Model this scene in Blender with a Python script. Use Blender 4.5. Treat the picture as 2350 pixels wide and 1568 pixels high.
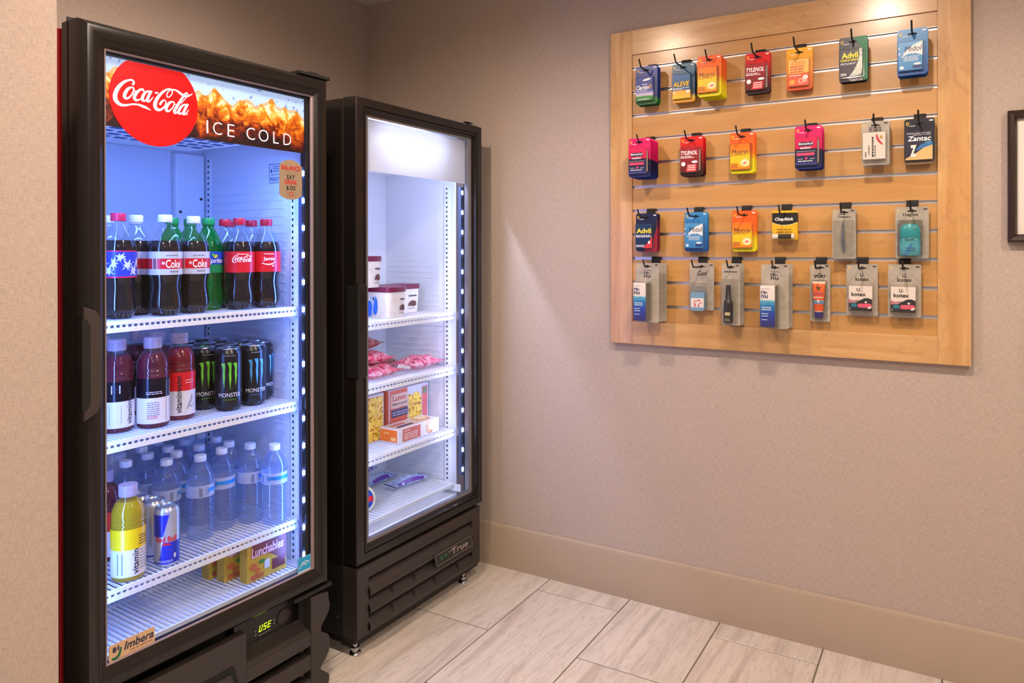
import bpy, bmesh, math, random
from mathutils import Vector, Matrix
random.seed(7)
for o in list(bpy.data.objects): bpy.data.objects.remove(o)
SC = bpy.context.scene
COL = SC.collection
PI = math.pi

# ---------------------------------------------------------------- camera, world, exposure
cam_d = bpy.data.cameras.new('camera'); cam = bpy.data.objects.new('camera', cam_d); COL.objects.link(cam)
YAW, PITCH, ROLL = .5161, -.0017, -.0015
CAM = Vector((2.0645, -2.20805, 1.1455))
_fw = Vector((-math.sin(YAW)*math.cos(PITCH), math.cos(YAW)*math.cos(PITCH), math.sin(PITCH)))
_rt = Vector((math.cos(YAW), math.sin(YAW), 0)); _up = _rt.cross(_fw)
_r2 = _rt*math.cos(ROLL)+_up*math.sin(ROLL); _u2 = -_rt*math.sin(ROLL)+_up*math.cos(ROLL)
cam.matrix_world = Matrix((( _r2.x,_u2.x,-_fw.x,CAM.x),(_r2.y,_u2.y,-_fw.y,CAM.y),(_r2.z,_u2.z,-_fw.z,CAM.z),(0,0,0,1)))
cam_d.sensor_fit = 'HORIZONTAL'; cam_d.sensor_width = 36
cam_d.lens = 1652.04/2350*36
cam_d.shift_x = (1175-1242.83)/2350; cam_d.shift_y = -(784-578.98)/2350
cam_d.clip_start = .05
SC.camera = cam
w = bpy.data.worlds.new('world'); SC.world = w; w.use_nodes = True
w.node_tree.nodes['Background'].inputs[0].default_value = (1.0, .80, .66, 1)
w.node_tree.nodes['Background'].inputs[1].default_value = .26
SC.view_settings.view_transform = 'Standard'; SC.view_settings.look = 'None'
SC.view_settings.gamma = 1; SC.view_settings.use_curve_mapping = False
SC.view_settings.exposure = 0.0
SC.cycles.transparent_max_bounces = 40
CEIL = 2.148

# ---------------------------------------------------------------- helpers: colour, nodes, materials
def lin(c):
    f = lambda v: v/12.92 if v <= .04045 else ((v+.055)/1.055)**2.4
    return tuple(f(x/255) for x in c)+(1,)
MATS = {}
def newmat(name):
    m = bpy.data.materials.new(name); m.use_nodes = True
    nt = m.node_tree; nt.nodes.clear()
    out = nt.nodes.new('ShaderNodeOutputMaterial')
    return m, nt, out
def pbsdf(nt, col=None, rough=.5, metal=0, spec=.5, coat=0, emit=None, es=0):
    b = nt.nodes.new('ShaderNodeBsdfPrincipled')
    if col is not None: b.inputs['Base Color'].default_value = lin(col)
    b.inputs['Roughness'].default_value = rough; b.inputs['Metallic'].default_value = metal
    b.inputs['Specular IOR Level'].default_value = spec; b.inputs['Coat Weight'].default_value = coat
    if emit: b.inputs['Emission Color'].default_value = lin(emit); b.inputs['Emission Strength'].default_value = es
    return b
def M(name, col, rough=.5, metal=0, spec=.5, coat=0, emit=None, es=0):
    if name in MATS: return MATS[name]
    m, nt, out = newmat(name)
    b = pbsdf(nt, col, rough, metal, spec, coat, emit, es)
    nt.links.new(b.outputs[0], out.inputs[0]); MATS[name] = m; return m
def P(col, rough=.45, **k):
    return M('print_%d_%d_%d_%d' % (*col, int(rough*100)), col, rough, **k)
def node(nt, t, **k):
    n = nt.nodes.new(t)
    for a, b in k.items():
        if isinstance(a, str) and hasattr(n, a): setattr(n, a, b)
        else: n.inputs[a].default_value = b
    return n
def ramp(nt, stops, interp='LINEAR'):
    r = nt.nodes.new('ShaderNodeValToRGB'); e = r.color_ramp; e.interpolation = interp
    while len(e.elements) < len(stops): e.elements.new(.5)
    for el, (p, c) in zip(e.elements, stops): el.position = p; el.color = lin(c)
    return r
def coords(nt, scale=(1,1,1), loc=(0,0,0)):
    tc = nt.nodes.new('ShaderNodeTexCoord'); mp = nt.nodes.new('ShaderNodeMapping')
    mp.inputs['Scale'].default_value = scale; mp.inputs['Location'].default_value = loc
    nt.links.new(tc.outputs['Object'], mp.inputs['Vector']); return mp.outputs[0]
def noise(nt, vec, scale, detail=3, rough=.5, dist=0):
    n = nt.nodes.new('ShaderNodeTexNoise'); n.inputs['Scale'].default_value = scale
    n.inputs['Detail'].default_value = detail; n.inputs['Roughness'].default_value = rough; n.inputs['Distortion'].default_value = dist
    nt.links.new(vec, n.inputs['Vector']); return n
def mth(nt, op, a, b=None, c=None):
    n = nt.nodes.new('ShaderNodeMath'); n.operation = op
    for i, v in enumerate((a, b, c)):
        if v is None: continue
        if isinstance(v, (int, float)): n.inputs[i].default_value = v
        else: nt.links.new(v, n.inputs[i])
    return n.outputs[0]
def mixc(nt, fac, a, b, mode='MIX'):
    n = nt.nodes.new('ShaderNodeMix'); n.data_type = 'RGBA'; n.blend_type = mode
    for i, v in ((0, fac), (6, a), (7, b)):
        if isinstance(v, (int, float)): n.inputs[i].default_value = v
        elif isinstance(v, tuple): n.inputs[i].default_value = v if len(v) == 4 else lin(v)
        else: nt.links.new(v, n.inputs[i])
    return n.outputs[2]
def bump(nt, h, strength, dist, bs):
    b = nt.nodes.new('ShaderNodeBump'); b.inputs['Strength'].default_value = strength; b.inputs['Distance'].default_value = dist
    nt.links.new(h, b.inputs['Height']); nt.links.new(b.outputs[0], bs.inputs['Normal'])
def grad(name, z0, z1, stops, rough=.4, axis=2, wob=0):
    """a printed colour run along one local axis of the object"""
    if name in MATS: return MATS[name]
    m, nt, out = newmat(name); b = pbsdf(nt, (0,0,0), rough)
    tc = nt.nodes.new('ShaderNodeTexCoord'); sp = nt.nodes.new('ShaderNodeSeparateXYZ')
    nt.links.new(tc.outputs['Object'], sp.inputs[0])
    v = mth(nt, 'DIVIDE', mth(nt, 'SUBTRACT', sp.outputs[axis], z0), z1-z0)
    if wob:
        n = noise(nt, tc.outputs['Object'], 60, 1)
        v = mth(nt, 'ADD', v, mth(nt, 'MULTIPLY', mth(nt, 'SUBTRACT', n.outputs[0], .5), wob))
    r = ramp(nt, stops); nt.links.new(v, r.inputs[0]); nt.links.new(r.outputs[0], b.inputs['Base Color'])
    nt.links.new(b.outputs[0], out.inputs[0]); MATS[name] = m; return m
def blotch(name, cols, scale, rough=.35, detail=4, coat=0, mapscale=(1,1,1), bumpd=0, metal=0):
    """multi-colour printed film or photograph made of noise patches"""
    if name in MATS: return MATS[name]
    m, nt, out = newmat(name); b = pbsdf(nt, (0,0,0), rough, coat=coat, metal=metal)
    v = coords(nt, mapscale); n = noise(nt, v, scale, detail, .6, .6)
    k = len(cols); r = ramp(nt, [(.3+.4*i/(k-1), c) for i, c in enumerate(cols)])
    nt.links.new(n.outputs[0], r.inputs[0]); nt.links.new(r.outputs[0], b.inputs['Base Color'])
    if bumpd: bump(nt, noise(nt, v, scale*1.5, 2).outputs[0], .6, bumpd, b)
    nt.links.new(b.outputs[0], out.inputs[0]); MATS[name] = m; return m
def clear(name, tint=(255,255,255), milky=.05, rough=.04, ior=1.45, gl=1.0, body=None, edge=.8):
    """thin clear plastic or glass: see-through, fresnel gloss, a little body"""
    if name in MATS: return MATS[name]
    m, nt, out = newmat(name)
    t = nt.nodes.new('ShaderNodeBsdfTransparent'); t.inputs[0].default_value = lin(tint)
    g = nt.nodes.new('ShaderNodeBsdfGlossy'); g.inputs['Roughness'].default_value = rough
    g.inputs[0].default_value = (gl, gl, gl, 1)
    d = nt.nodes.new('ShaderNodeBsdfTranslucent'); d.inputs[0].default_value = lin(body or tint)
    d2 = nt.nodes.new('ShaderNodeBsdfDiffuse'); d2.inputs[0].default_value = lin(body or tint)
    dm = nt.nodes.new('ShaderNodeMixShader'); nt.links.new(d.outputs[0], dm.inputs[1]); nt.links.new(d2.outputs[0], dm.inputs[2])
    mx = nt.nodes.new('ShaderNodeMixShader'); mx.inputs[0].default_value = milky
    nt.links.new(t.outputs[0], mx.inputs[1]); nt.links.new(dm.outputs[0], mx.inputs[2])
    lw = nt.nodes.new('ShaderNodeLayerWeight'); lw.inputs[0].default_value = .5      # Schlick reflectance of a thin skin
    f0 = ((ior-1)/(ior+1))**2
    fr = mth(nt, 'ADD', mth(nt, 'MULTIPLY', mth(nt, 'POWER', lw.outputs['Facing'], 5.0), (1-f0)*edge), f0)
    m2 = nt.nodes.new('ShaderNodeMixShader'); nt.links.new(fr, m2.inputs[0])
    nt.links.new(mx.outputs[0], m2.inputs[1]); nt.links.new(g.outputs[0], m2.inputs[2])
    nt.links.new(m2.outputs[0], out.inputs[0]); MATS[name] = m; return m
def wallpaper():
    m, nt, out = newmat('linen_wallpaper'); b = pbsdf(nt, (0,0,0), .75, spec=.25)
    tc = nt.nodes.new('ShaderNodeTexCoord'); sp = nt.nodes.new('ShaderNodeSeparateXYZ'); nt.links.new(tc.outputs['Object'], sp.inputs[0])
    u = mth(nt, 'ADD', sp.outputs[0], sp.outputs[1])
    def thread(su, sv):
        cb = nt.nodes.new('ShaderNodeCombineXYZ')
        nt.links.new(mth(nt, 'MULTIPLY', u, su), cb.inputs[0]); nt.links.new(mth(nt, 'MULTIPLY', sp.outputs[2], sv), cb.inputs[1])
        return noise(nt, cb.outputs[0], 1, 2, .6).outputs[0]
    h = mth(nt, 'ADD', thread(70, 640), thread(640, 70))
    hh = mth(nt, 'MULTIPLY', h, .5)
    r = ramp(nt, [(.36, (172,157,147)), (.5, (186,171,161)), (.64, (198,184,174))])
    nt.links.new(hh, r.inputs[0]); nt.links.new(r.outputs[0], b.inputs['Base Color'])
    bump(nt, hh, .16, .001, b); nt.links.new(b.outputs[0], out.inputs[0]); return m
def maple(name, axis, cols=((206,160,104),(222,180,126),(198,148,92)), rough=.28, seed=0, vein=.22):
    m, nt, out = newmat(name); b = pbsdf(nt, (0,0,0), rough, spec=.5, coat=.55)
    b.inputs['Coat Roughness'].default_value = .2
    s = [22, 22, 22]; s[axis] = 2.2
    v = coords(nt, tuple(s), (seed, seed*1.7, seed*.6))
    n1 = noise(nt, v, 1.0, 5, .55, .8); r = ramp(nt, [(.3, cols[2]), (.5, cols[0]), (.7, cols[1])])
    nt.links.new(n1.outputs[0], r.inputs[0])
    v2 = coords(nt, (6 if axis != 0 else 1.6, 6, 6 if axis != 2 else 1.6), (seed+3, 1, seed))
    n2 = noise(nt, v2, 1.0, 4, .5, 2.2)
    band = mth(nt, 'SMOOTH_MIN', mth(nt, 'MULTIPLY', mth(nt, 'ABSOLUTE', mth(nt, 'SUBTRACT', n2.outputs[0], .5)), 60), 1, .1)
    c = mixc(nt, mth(nt, 'ADD', mth(nt, 'MULTIPLY', band, vein), 1-vein), (150,98,54), r.outputs[0])
    nt.links.new(c, b.inputs['Base Color']); nt.links.new(b.outputs[0], out.inputs[0]); return m
def tile_mat():
    m, nt, out = newmat('porcelain_tile'); b = pbsdf(nt, (0,0,0), .3, spec=.45)
    oi = nt.nodes.new('ShaderNodeObjectInfo'); tc = nt.nodes.new('ShaderNodeTexCoord'); mp = nt.nodes.new('ShaderNodeMapping')
    mp.inputs['Scale'].default_value = (9, .9, 9); mp.inputs['Rotation'].default_value = (0, 0, .07)
    ad = nt.nodes.new('ShaderNodeVectorMath'); ad.operation = 'ADD'
    cb = nt.nodes.new('ShaderNodeCombineXYZ')
    for i in range(3): nt.links.new(mth(nt, 'MULTIPLY', oi.outputs['Random'], 37.0+11*i), cb.inputs[i])
    nt.links.new(tc.outputs['Object'], mp.inputs[0]); nt.links.new(mp.outputs[0], ad.inputs[0]); nt.links.new(cb.outputs[0], ad.inputs[1])
    n = noise(nt, ad.outputs[0], 1.6, 6, .6, .9)
    r = ramp(nt, [(.34, (192,181,171)), (.46, (211,202,193)), (.58, (217,208,199)), (.7, (202,191,182))])
    nt.links.new(n.outputs[0], r.inputs[0])
    n2 = noise(nt, ad.outputs[0], 4.5, 4, .55, 1.2)
    vein = mth(nt, 'MULTIPLY', mth(nt, 'ABSOLUTE', mth(nt, 'SUBTRACT', n2.outputs[0], .5)), 22)
    vein = mth(nt, 'MINIMUM', vein, 1)
    c = mixc(nt, mth(nt, 'ADD', mth(nt, 'MULTIPLY', vein, .3), .7), (150,132,116), r.outputs[0])
    nt.links.new(c, b.inputs['Base Color']); nt.links.new(b.outputs[0], out.inputs[0]); return m

# ---------------------------------------------------------------- helpers: objects
def link(name, me, mat, parent=None, loc=None, rot=None):
    o = bpy.data.objects.new(name, me); COL.objects.link(o)
    if mat is not None and not me.materials: me.materials.append(mat)
    if parent is not None: o.parent = parent
    if loc is not None: o.location = loc
    if rot is not None: o.rotation_euler = rot
    return o
def tag(o, label, cat, group=None):
    o['label'] = label; o['category'] = cat
    if group: o['group'] = group
    return o
def thing(name, label, cat, loc=(0,0,0), rotz=0, group=None):
    o = bpy.data.objects.new(name, None); COL.objects.link(o); o.empty_display_size = .02
    o.location = loc; o.rotation_euler = (0, 0, rotz); return tag(o, label, cat, group)
def struct(o): o['kind'] = 'structure'; return o
def dup(root, loc, rot, label=None, group=None, skip=()):
    r = root.copy(); COL.objects.link(r); r.location = loc; r.rotation_euler = rot
    if label: r['label'] = label
    if group: r['group'] = group
    for ch in list(root.children):
        if ch.name.split('.')[0] in skip: continue
        c = ch.copy(); COL.objects.link(c); c.parent = r
        for g in list(ch.children):
            if g.name.split('.')[0] in skip: continue
            d = g.copy(); COL.objects.link(d); d.parent = c
    return r
class MB:
    def __init__(s): s.v = []; s.f = []
    def add(s, vs, fs):
        n = len(s.v); s.v += [tuple(v) for v in vs]; s.f += [tuple(i+n for i in f) for f in fs]; return s
    def box(s, x0, x1, y0, y1, z0, z1):
        return s.add([(x0,y0,z0),(x1,y0,z0),(x1,y1,z0),(x0,y1,z0),(x0,y0,z1),(x1,y0,z1),(x1,y1,z1),(x0,y1,z1)],
                     [(0,3,2,1),(4,5,6,7),(0,1,5,4),(1,2,6,5),(2,3,7,6),(3,0,4,7)])
    def lathe(s, prof, n=28, mod=None, cx=0, cy=0):
        vs = []; fs = []
        for r, z in prof:
            for i in range(n):
                a = 2*PI*i/n; rr = r if mod is None else r*mod(a, z)
                vs.append((cx+rr*math.sin(a), cy-rr*math.cos(a), z))
        for k in range(len(prof)-1):
            for i in range(n):
                j = (i+1) % n; fs.append((k*n+i, k*n+j, (k+1)*n+j, (k+1)*n+i))
        if prof[0][0] > 1e-5: fs.append(tuple(reversed(range(n))))
        if prof[-1][0] > 1e-5: fs.append(tuple((len(prof)-1)*n+i for i in range(n)))
        return s.add(vs, fs)
    def sleeve(s, r, z0, z1, a0=-PI, a1=PI, n=32, prof=None):
        """open curved skin round z: a = 0 faces -y"""
        vs = []; fs = []; zz = prof or [(r, z0), (r, z1)]
        for rr, z in zz:
            for i in range(n+1):
                a = a0+(a1-a0)*i/n; vs.append((rr*math.sin(a), -rr*math.cos(a), z))
        for k in range(len(zz)-1):
            for i in range(n): fs.append((k*(n+1)+i, k*(n+1)+i+1, (k+1)*(n+1)+i+1, (k+1)*(n+1)+i))
        return s.add(vs, fs)
    def tube(s, pts, r, n=8):
        pts = [Vector(p) for p in pts]; vs = []; fs = []
        for k, p in enumerate(pts):
            t = (pts[min(k+1, len(pts)-1)]-pts[max(k-1, 0)]).normalized()
            ref = Vector((0,0,1)) if abs(t.z) < .9 else Vector((1,0,0))
            e1 = t.cross(ref).normalized(); e2 = t.cross(e1)
            rr = r[k] if isinstance(r, (list, tuple)) else r
            for i in range(n):
                a = 2*PI*i/n; vs.append(p+e1*math.cos(a)*rr+e2*math.sin(a)*rr)
        for k in range(len(pts)-1):
            for i in range(n):
                j = (i+1) % n; fs.append((k*n+i, (k+1)*n+i, (k+1)*n+j, k*n+j))
        fs.append(tuple(range(n))); fs.append(tuple(reversed([(len(pts)-1)*n+i for i in range(n)])))
        return s.add(vs, fs)
    def prism(s, poly, y0, y1):
        """polygon in x,z (counter-clockwise seen from -y), extruded in y"""
        n = len(poly); vs = [(x, y0, z) for x, z in poly]+[(x, y1, z) for x, z in poly]
        fs = [tuple(range(n)), tuple(reversed(range(n, 2*n)))]
        for i in range(n):
            j = (i+1) % n; fs.append((i, i+n, j+n, j))
        return s.add(vs, fs)
    def prismx(s, poly, x0, x1):
        """polygon in y,z extruded in x"""
        n = len(poly); vs = [(x0, y, z) for y, z in poly]+[(x1, y, z) for y, z in poly]
        fs = [tuple(reversed(range(n))), tuple(range(n, 2*n))]
        for i in range(n):
            j = (i+1) % n; fs.append((i, j, j+n, i+n))
        return s.add(vs, fs)
    def prismz(s, poly, z0, z1):
        n = len(poly); vs = [(x, y, z0) for x, y in poly]+[(x, y, z1) for x, y in poly]
        fs = [tuple(reversed(range(n))), tuple(range(n, 2*n))]
        for i in range(n):
            j = (i+1) % n; fs.append((i, j, j+n, i+n))
        return s.add(vs, fs)
    def frame(s, x0, x1, z0, z1, wl, wr, wb, wt, prof):
        """mitred rectangular frame: prof is (t, y), t = 0 outside edge .. 1 inside edge"""
        vs = []; fs = []
        for t, y in prof:
            a, b, c, d = x0+t*wl, x1-t*wr, z0+t*wb, z1-t*wt
            vs += [(a,y,c),(b,y,c),(b,y,d),(a,y,d)]
        for k in range(len(prof)-1):
            for i in range(4):
                j = (i+1) % 4; fs.append((k*4+i, k*4+j, k*4+4+j, k*4+4+i))
        return s.add(vs, fs)
    def mesh(s, smooth=None, name='m', fix=False):
        me = bpy.data.meshes.new(name); me.from_pydata(s.v, [], s.f)
        if fix:
            b = bmesh.new(); b.from_mesh(me); bmesh.ops.recalc_face_normals(b, faces=b.faces); b.to_mesh(me); b.free()
        me.update()
        if smooth:
            me.shade_smooth(); me.set_sharp_from_angle(angle=math.radians(smooth))
        return me
    def build(s, name, mat, parent=None, loc=None, rot=None, smooth=None, bevel=0, seg=2, fix=False):
        o = link(name, s.mesh(smooth, name, fix), mat, parent, loc, rot)
        if bevel:
            md = o.modifiers.new('bevel', 'BEVEL'); md.width = bevel; md.segments = seg; md.limit_method = 'ANGLE'
            md.angle_limit = math.radians(40)
        return o
def rrect(x0, x1, z0, z1, r, n=5):
    out = []
    for cx, cz, a0 in ((x1-r, z0+r, -PI/2), (x1-r, z1-r, 0), (x0+r, z1-r, PI/2), (x0+r, z0+r, PI)):
        for i in range(n+1):
            a = a0+PI/2*i/n; out.append((cx+r*math.cos(a), cz+r*math.sin(a)))
    return out
def ell(cx, cz, rx, rz, n=24, a=0):
    return [(cx+rx*math.cos(t)*math.cos(a)-rz*math.sin(t)*math.sin(a), cz+rx*math.cos(t)*math.sin(a)+rz*math.sin(t)*math.cos(a))
            for t in (2*PI*i/n for i in range(n))]
# lettering: the built-in font turned into flat faces, fitted to a box
_TX = {}
def glyphs(s, bold=0, shear=0, space=1):
    k = (s, bold, shear, space)
    if k not in _TX:
        cu = bpy.data.curves.new('t', 'FONT'); cu.body = s; cu.offset = bold; cu.shear = shear; cu.space_character = space
        cu.resolution_u = 3; cu.fill_mode = 'FRONT' if hasattr(cu, 'fill_mode') else cu.fill_mode
        ob = bpy.data.objects.new('t', cu); COL.objects.link(ob)
        me = bpy.data.meshes.new_from_object(ob)
        vs = [(v.co.x, v.co.y) for v in me.vertices]; fs = [tuple(p.vertices) for p in me.polygons]
        bpy.data.objects.remove(ob); bpy.data.meshes.remove(me); bpy.data.curves.remove(cu)
        xs = [v[0] for v in vs]; ys = [v[1] for v in vs]
        x0, x1, y0, y1 = min(xs), max(xs), min(ys), max(ys)
        _TX[k] = ([((x-x0)/(x1-x0), (y-y0)/(y1-y0)) for x, y in vs], fs)
    return _TX[k]
class Flat:
    """flat printed shapes in the x,z plane, facing -y"""
    def __init__(s): s.v = []; s.f = []
    def poly(s, pts):
        n = len(s.v); s.v += list(pts); s.f.append(tuple(range(n, n+len(pts)))); return s
    def rect(s, x0, x1, z0, z1): return s.poly([(x0,z0),(x1,z0),(x1,z1),(x0,z1)])
    def ring(s, cx, cz, r0, r1, n=20, sx=1):
        k = len(s.v)
        for r in (r0, r1): s.v += [(cx+sx*r*math.cos(2*PI*i/n), cz+r*math.sin(2*PI*i/n)) for i in range(n)]
        for i in range(n): j = (i+1) % n; s.f.append((k+i, k+n+i, k+n+j, k+j))
        return s
    def text(s, t, x0, x1, z0, z1, bold=.0, shear=0, rot=0, space=1):
        vs, fs = glyphs(t, bold, shear, space); n = len(s.v)
        for u, v in vs:
            if rot == 90: s.v.append((x0+(1-v)*(x1-x0), z0+u*(z1-z0)))
            elif rot == -90: s.v.append((x0+v*(x1-x0), z0+(1-u)*(z1-z0)))
            else: s.v.append((x0+u*(x1-x0), z0+v*(z1-z0)))
        s.f += [tuple(i+n for i in f) for f in fs]; return s
    def lines(s, x0, x1, z, n, pitch, h, rnd=None):
        for i in range(n):
            e = x1 if rnd is None else x0+(x1-x0)*(.6+.4*rnd.random()); x = x0
            while x < e-.001:
                l = min((x1-x0)*.22*(.5+random.random()), e-x); s.rect(x, x+l, z-i*pitch-h, z-i*pitch); x += l+(x1-x0)*.04
        return s
    def ribbon(s, strokes, fn):
        """brush strokes: [(x, y, width), ...] through a smooth curve; fn maps to x,z"""
        for st in strokes:
            pts = []
            p = [st[0]]+list(st)+[st[-1]]
            for i in range(1, len(p)-2):
                for j in range(6):
                    t = j/6; q = []
                    for d in range(3):
                        a, b, c, e = p[i-1][d], p[i][d], p[i+1][d], p[i+2][d]
                        q.append(.5*(2*b+(c-a)*t+(2*a-5*b+4*c-e)*t*t+(3*b-3*c+e-a)*t**3))
                    pts.append(q)
            pts.append(list(st[-1])); k = len(s.v)
            for i, q in enumerate(pts):
                a, b = pts[max(i-1, 0)], pts[min(i+1, len(pts)-1)]
                dx, dy = b[0]-a[0], b[1]-a[1]; L = math.hypot(dx, dy) or 1
                nx, ny = -dy/L*max(q[2], 2)/2, dx/L*max(q[2], 2)/2
                s.v.append(fn(q[0]+nx, q[1]+ny)); s.v.append(fn(q[0]-nx, q[1]-ny))
            for i in range(len(pts)-1): s.f.append((k+2*i, k+2*i+1, k+2*i+3, k+2*i+2))
        return s
    def build(s, name, mat, parent=None, y=0, bend=0, loc=None, flip=True):
        if bend: vs = [((bend)*math.sin(x/bend), -bend*math.cos(x/bend), z) for x, z in s.v]
        else: vs = [(x, y, z) for x, z in s.v]
        me = bpy.data.meshes.new(name); me.from_pydata(vs, [], s.f); me.update()
        o = link(name, me, mat, parent, loc)
        if name == 'small_print': o['kind'] = 'stuff'
        return o
class Frame:
    def __init__(s, x, y, th): s.o = Vector((x, y, 0)); s.th = th; s.ex = Vector((math.cos(th), math.sin(th), 0)); s.ey = Vector((-math.sin(th), math.cos(th), 0))
    def w(s, x, y, z): return s.o+s.ex*x+s.ey*y+Vector((0,0,z))
KF = Frame(.61747, -1.44246, PI/2-.0373)      # drinks cooler: local x along its front, y into it
ZF = Frame(.62047, -.71203, PI/2-.0125)       # freezer

# common materials
BLK = M('black_plastic', (27,23,22), .22, spec=.5)
BLK2 = M('black_matte', (22,20,20), .6)
DEEP = M('deep_black', (8,8,8), .7)
WHT = M('white_enamel', (236,238,242), .35)
LINER = M('white_liner', (226,230,238), .4)
CHROME = M('chrome', (190,190,192), .18, metal=1)
ALU = M('aluminium', (222,218,220), .34, metal=1)
GLASS = clear('door_glass', (250,252,255), .0, .01, 1.28, .6)
PAPER = P((240,238,234)); INK = P((30,28,34)); WP = P((250,250,250))

# ================================================================ THE ROOM
WALLP = wallpaper()
PAINT = M('taupe_paint', (178,160,142), .42)
CEILM = M('ceiling_paint', (228,222,214), .8)
struct(MB().box(-.1, 4.3, 0, .1, 0, CEIL).build('wall_right', WALLP))
struct(MB().box(-.1, 0, -1.53, 0, 0, CEIL).build('wall_back', WALLP))
struct(MB().box(-.1, .705, -4.2, -1.53, 0, CEIL).build('wall_left', WALLP))
struct(MB().box(-.1, 4.3, -4.2, .1, CEIL, CEIL+.1).build('ceiling', CEILM))
struct(MB().prismx([(0,0),(0,.152),(-.004,.152),(-.009,.149),(-.012,.143),(-.013,0)][::-1], 0, 4.3).build('baseboard_right', PAINT, smooth=30, fix=True))
o = MB().prismx([(0,0),(0,.152),(-.004,.152),(-.009,.149),(-.012,.143),(-.013,0)][::-1], -1.53, -.013).build('baseboard_back', PAINT, smooth=30, fix=True)
o.rotation_euler = (0, 0, PI/2); struct(o)
floor = struct(MB().box(-.1, 4.3, -4.2, .1, -.05, -.0015).build('floor', M('grout', (112,98,86), .8)))
TILE = tile_mat(); TX0, TY0, TA = .8496, -.1003, .2990
_full = None
def tile_mesh(hx, hy):
    b = .0012; m = MB(); zt = 0.0
    m.add([(-hx,-hy,-.006),(hx,-hy,-.006),(hx,hy,-.006),(-hx,hy,-.006),(-hx,-hy,zt-b),(hx,-hy,zt-b),(hx,hy,zt-b),(-hx,hy,zt-b),
           (-hx+b,-hy+b,zt),(hx-b,-hy+b,zt),(hx-b,hy-b,zt),(-hx+b,hy-b,zt)],
          [(0,1,5,4),(1,2,6,5),(2,3,7,6),(3,0,4,7),(4,5,9,8),(5,6,10,9),(6,7,11,10),(7,4,8,11),(8,9,10,11)])
    return m.mesh(name='tile')
_tm = {}
for k in range(-3, 12):
    xa = TX0+k*TA; xb = xa+TA; xa = max(xa, .0); xb = min(xb, 4.3)
    off = TY0 if k % 2 == 0 else TY0-.2972
    y1 = off+2*TA
    while y1 > -4.2:
        y0 = y1-2*TA; a, b = max(y0, -4.2), min(y1, 0)
        if b-a > .01 and xb-xa > .01 and not (xb < .7 and b < -1.55):
            hx, hy = round((xb-xa)/2-.0019, 4), round((b-a)/2-.0019, 4)
            if (hx, hy) not in _tm: _tm[(hx, hy)] = tile_mesh(hx, hy)
            link('tile', _tm[(hx, hy)], TILE, floor, ((xa+xb)/2, (a+b)/2, 0))
        y1 = y0

# recessed ceiling downlights: white trim, glowing lens, the lamp itself
TRIM = M('downlight_trim', (225,220,212), .4)
LENS = M('downlight_lens', (255,240,220), .5, emit=(255,228,190), es=26)
def downlight(x, y, label, power, tint):
    r = thing('ceiling_downlight', label, 'ceiling light', (x, y, CEIL), 0, 'recessed ceiling downlights')
    MB().lathe([(.046,-.001),(.048,-.006),(.066,-.006),(.07,-.001)], 32).build('trim_ring', TRIM, r, smooth=40)
    MB().lathe([(.0001,-.003),(.046,-.003)], 32).build('lens', LENS, r, fix=False)
    ld = bpy.data.lights.new('downlight_lamp', 'SPOT'); ld.energy = power; ld.color = tint
    ld.spot_size = math.radians(170); ld.spot_blend = .55; ld.shadow_soft_size = .045
    lo = bpy.data.objects.new('lamp', ld); COL.objects.link(lo); lo.parent = r; lo.location = (0, 0, -.012)
DLAB = 'round recessed downlight with white trim ring in the ceiling'
for x, y, p, t in ((.913,-1.142,50,(1,.82,.67)), (1.841,-1.077,62,(1,.84,.71)), (2.78,-1.08,48,(1,.82,.66)), (1.6,-2.35,42,(1,.79,.60)), (2.7,-2.6,66,(1,.81,.66))):  # first two set by the board highlights; the rest unseen, added for fill
    downlight(x, y, DLAB, p, t)

# framed picture further along the wall, only its dark moulding and mat edge in view
pf = thing('picture_frame', 'dark brown picture frame with white mat hung beside the wooden display board', 'picture frame', (2.193, 0, 1.166))
MB().frame(0, .27, 0, .335, .02, .02, .02, .02, [(0,-.001),(0,-.024),(.25,-.028),(.7,-.026),(1,-.018),(1,-.004)]).build('moulding', M('dark_walnut', (50,32,24), .35), pf)
MB().box(.018, .252, -.008, -.001, .018, .317).build('mat_board', P((238,232,226)), pf)
MB().box(.06, .21, -.0095, -.0081, .065, .27).build('print', blotch('muted_print', [(120,130,120),(190,180,160),(90,100,110)], 12), pf)

# ================================================================ SLATWALL DISPLAY BOARD
BX0, BX1, BI0, BI1 = 1.0888, 2.1127, 1.1645, 2.0358
BZ0, BZ1, BIZ0, BIZ1 = .8427, 1.8621, .916, 1.783
SLOT0, DS = 1.738, .0771
MAPH = maple('maple_horizontal', 0, seed=1.3); MAPV = maple('maple_vertical', 2, seed=4.1)
MAPS = maple('maple_slat', 0, cols=((200,150,88),(208,160,100),(192,140,78)), rough=.34, seed=9, vein=0)
board = thing('slatwall_board', 'maple framed slatwall display board mounted on the beige wall', 'display board', (0, 0, 0))
MB().box(BX0, BI0, -.025, -.001, BZ0, BZ1).build('frame_stile', MAPV, board, bevel=.001)
MB().box(BI1, BX1, -.025, -.001, BZ0, BZ1).build('frame_stile', MAPV, board, bevel=.001)
MB().box(BI0, BI1, -.0245, -.001, BIZ1, BZ1).build('frame_rail', MAPH, board, bevel=.0008)
MB().box(BI0, BI1, -.0245, -.001, BZ0, BIZ0).build('frame_rail', MAPH, board, bevel=.0008)
MB().box(BI0, BI1, -.004, -.001, BIZ0, BIZ1).build('backing_panel', BLK2, board)
SL = [SLOT0-i*DS for i in range(11)]
edges = [BIZ1]+[v for z in SL for v in (z+.0048, z-.0048)]+[BIZ0]
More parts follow.
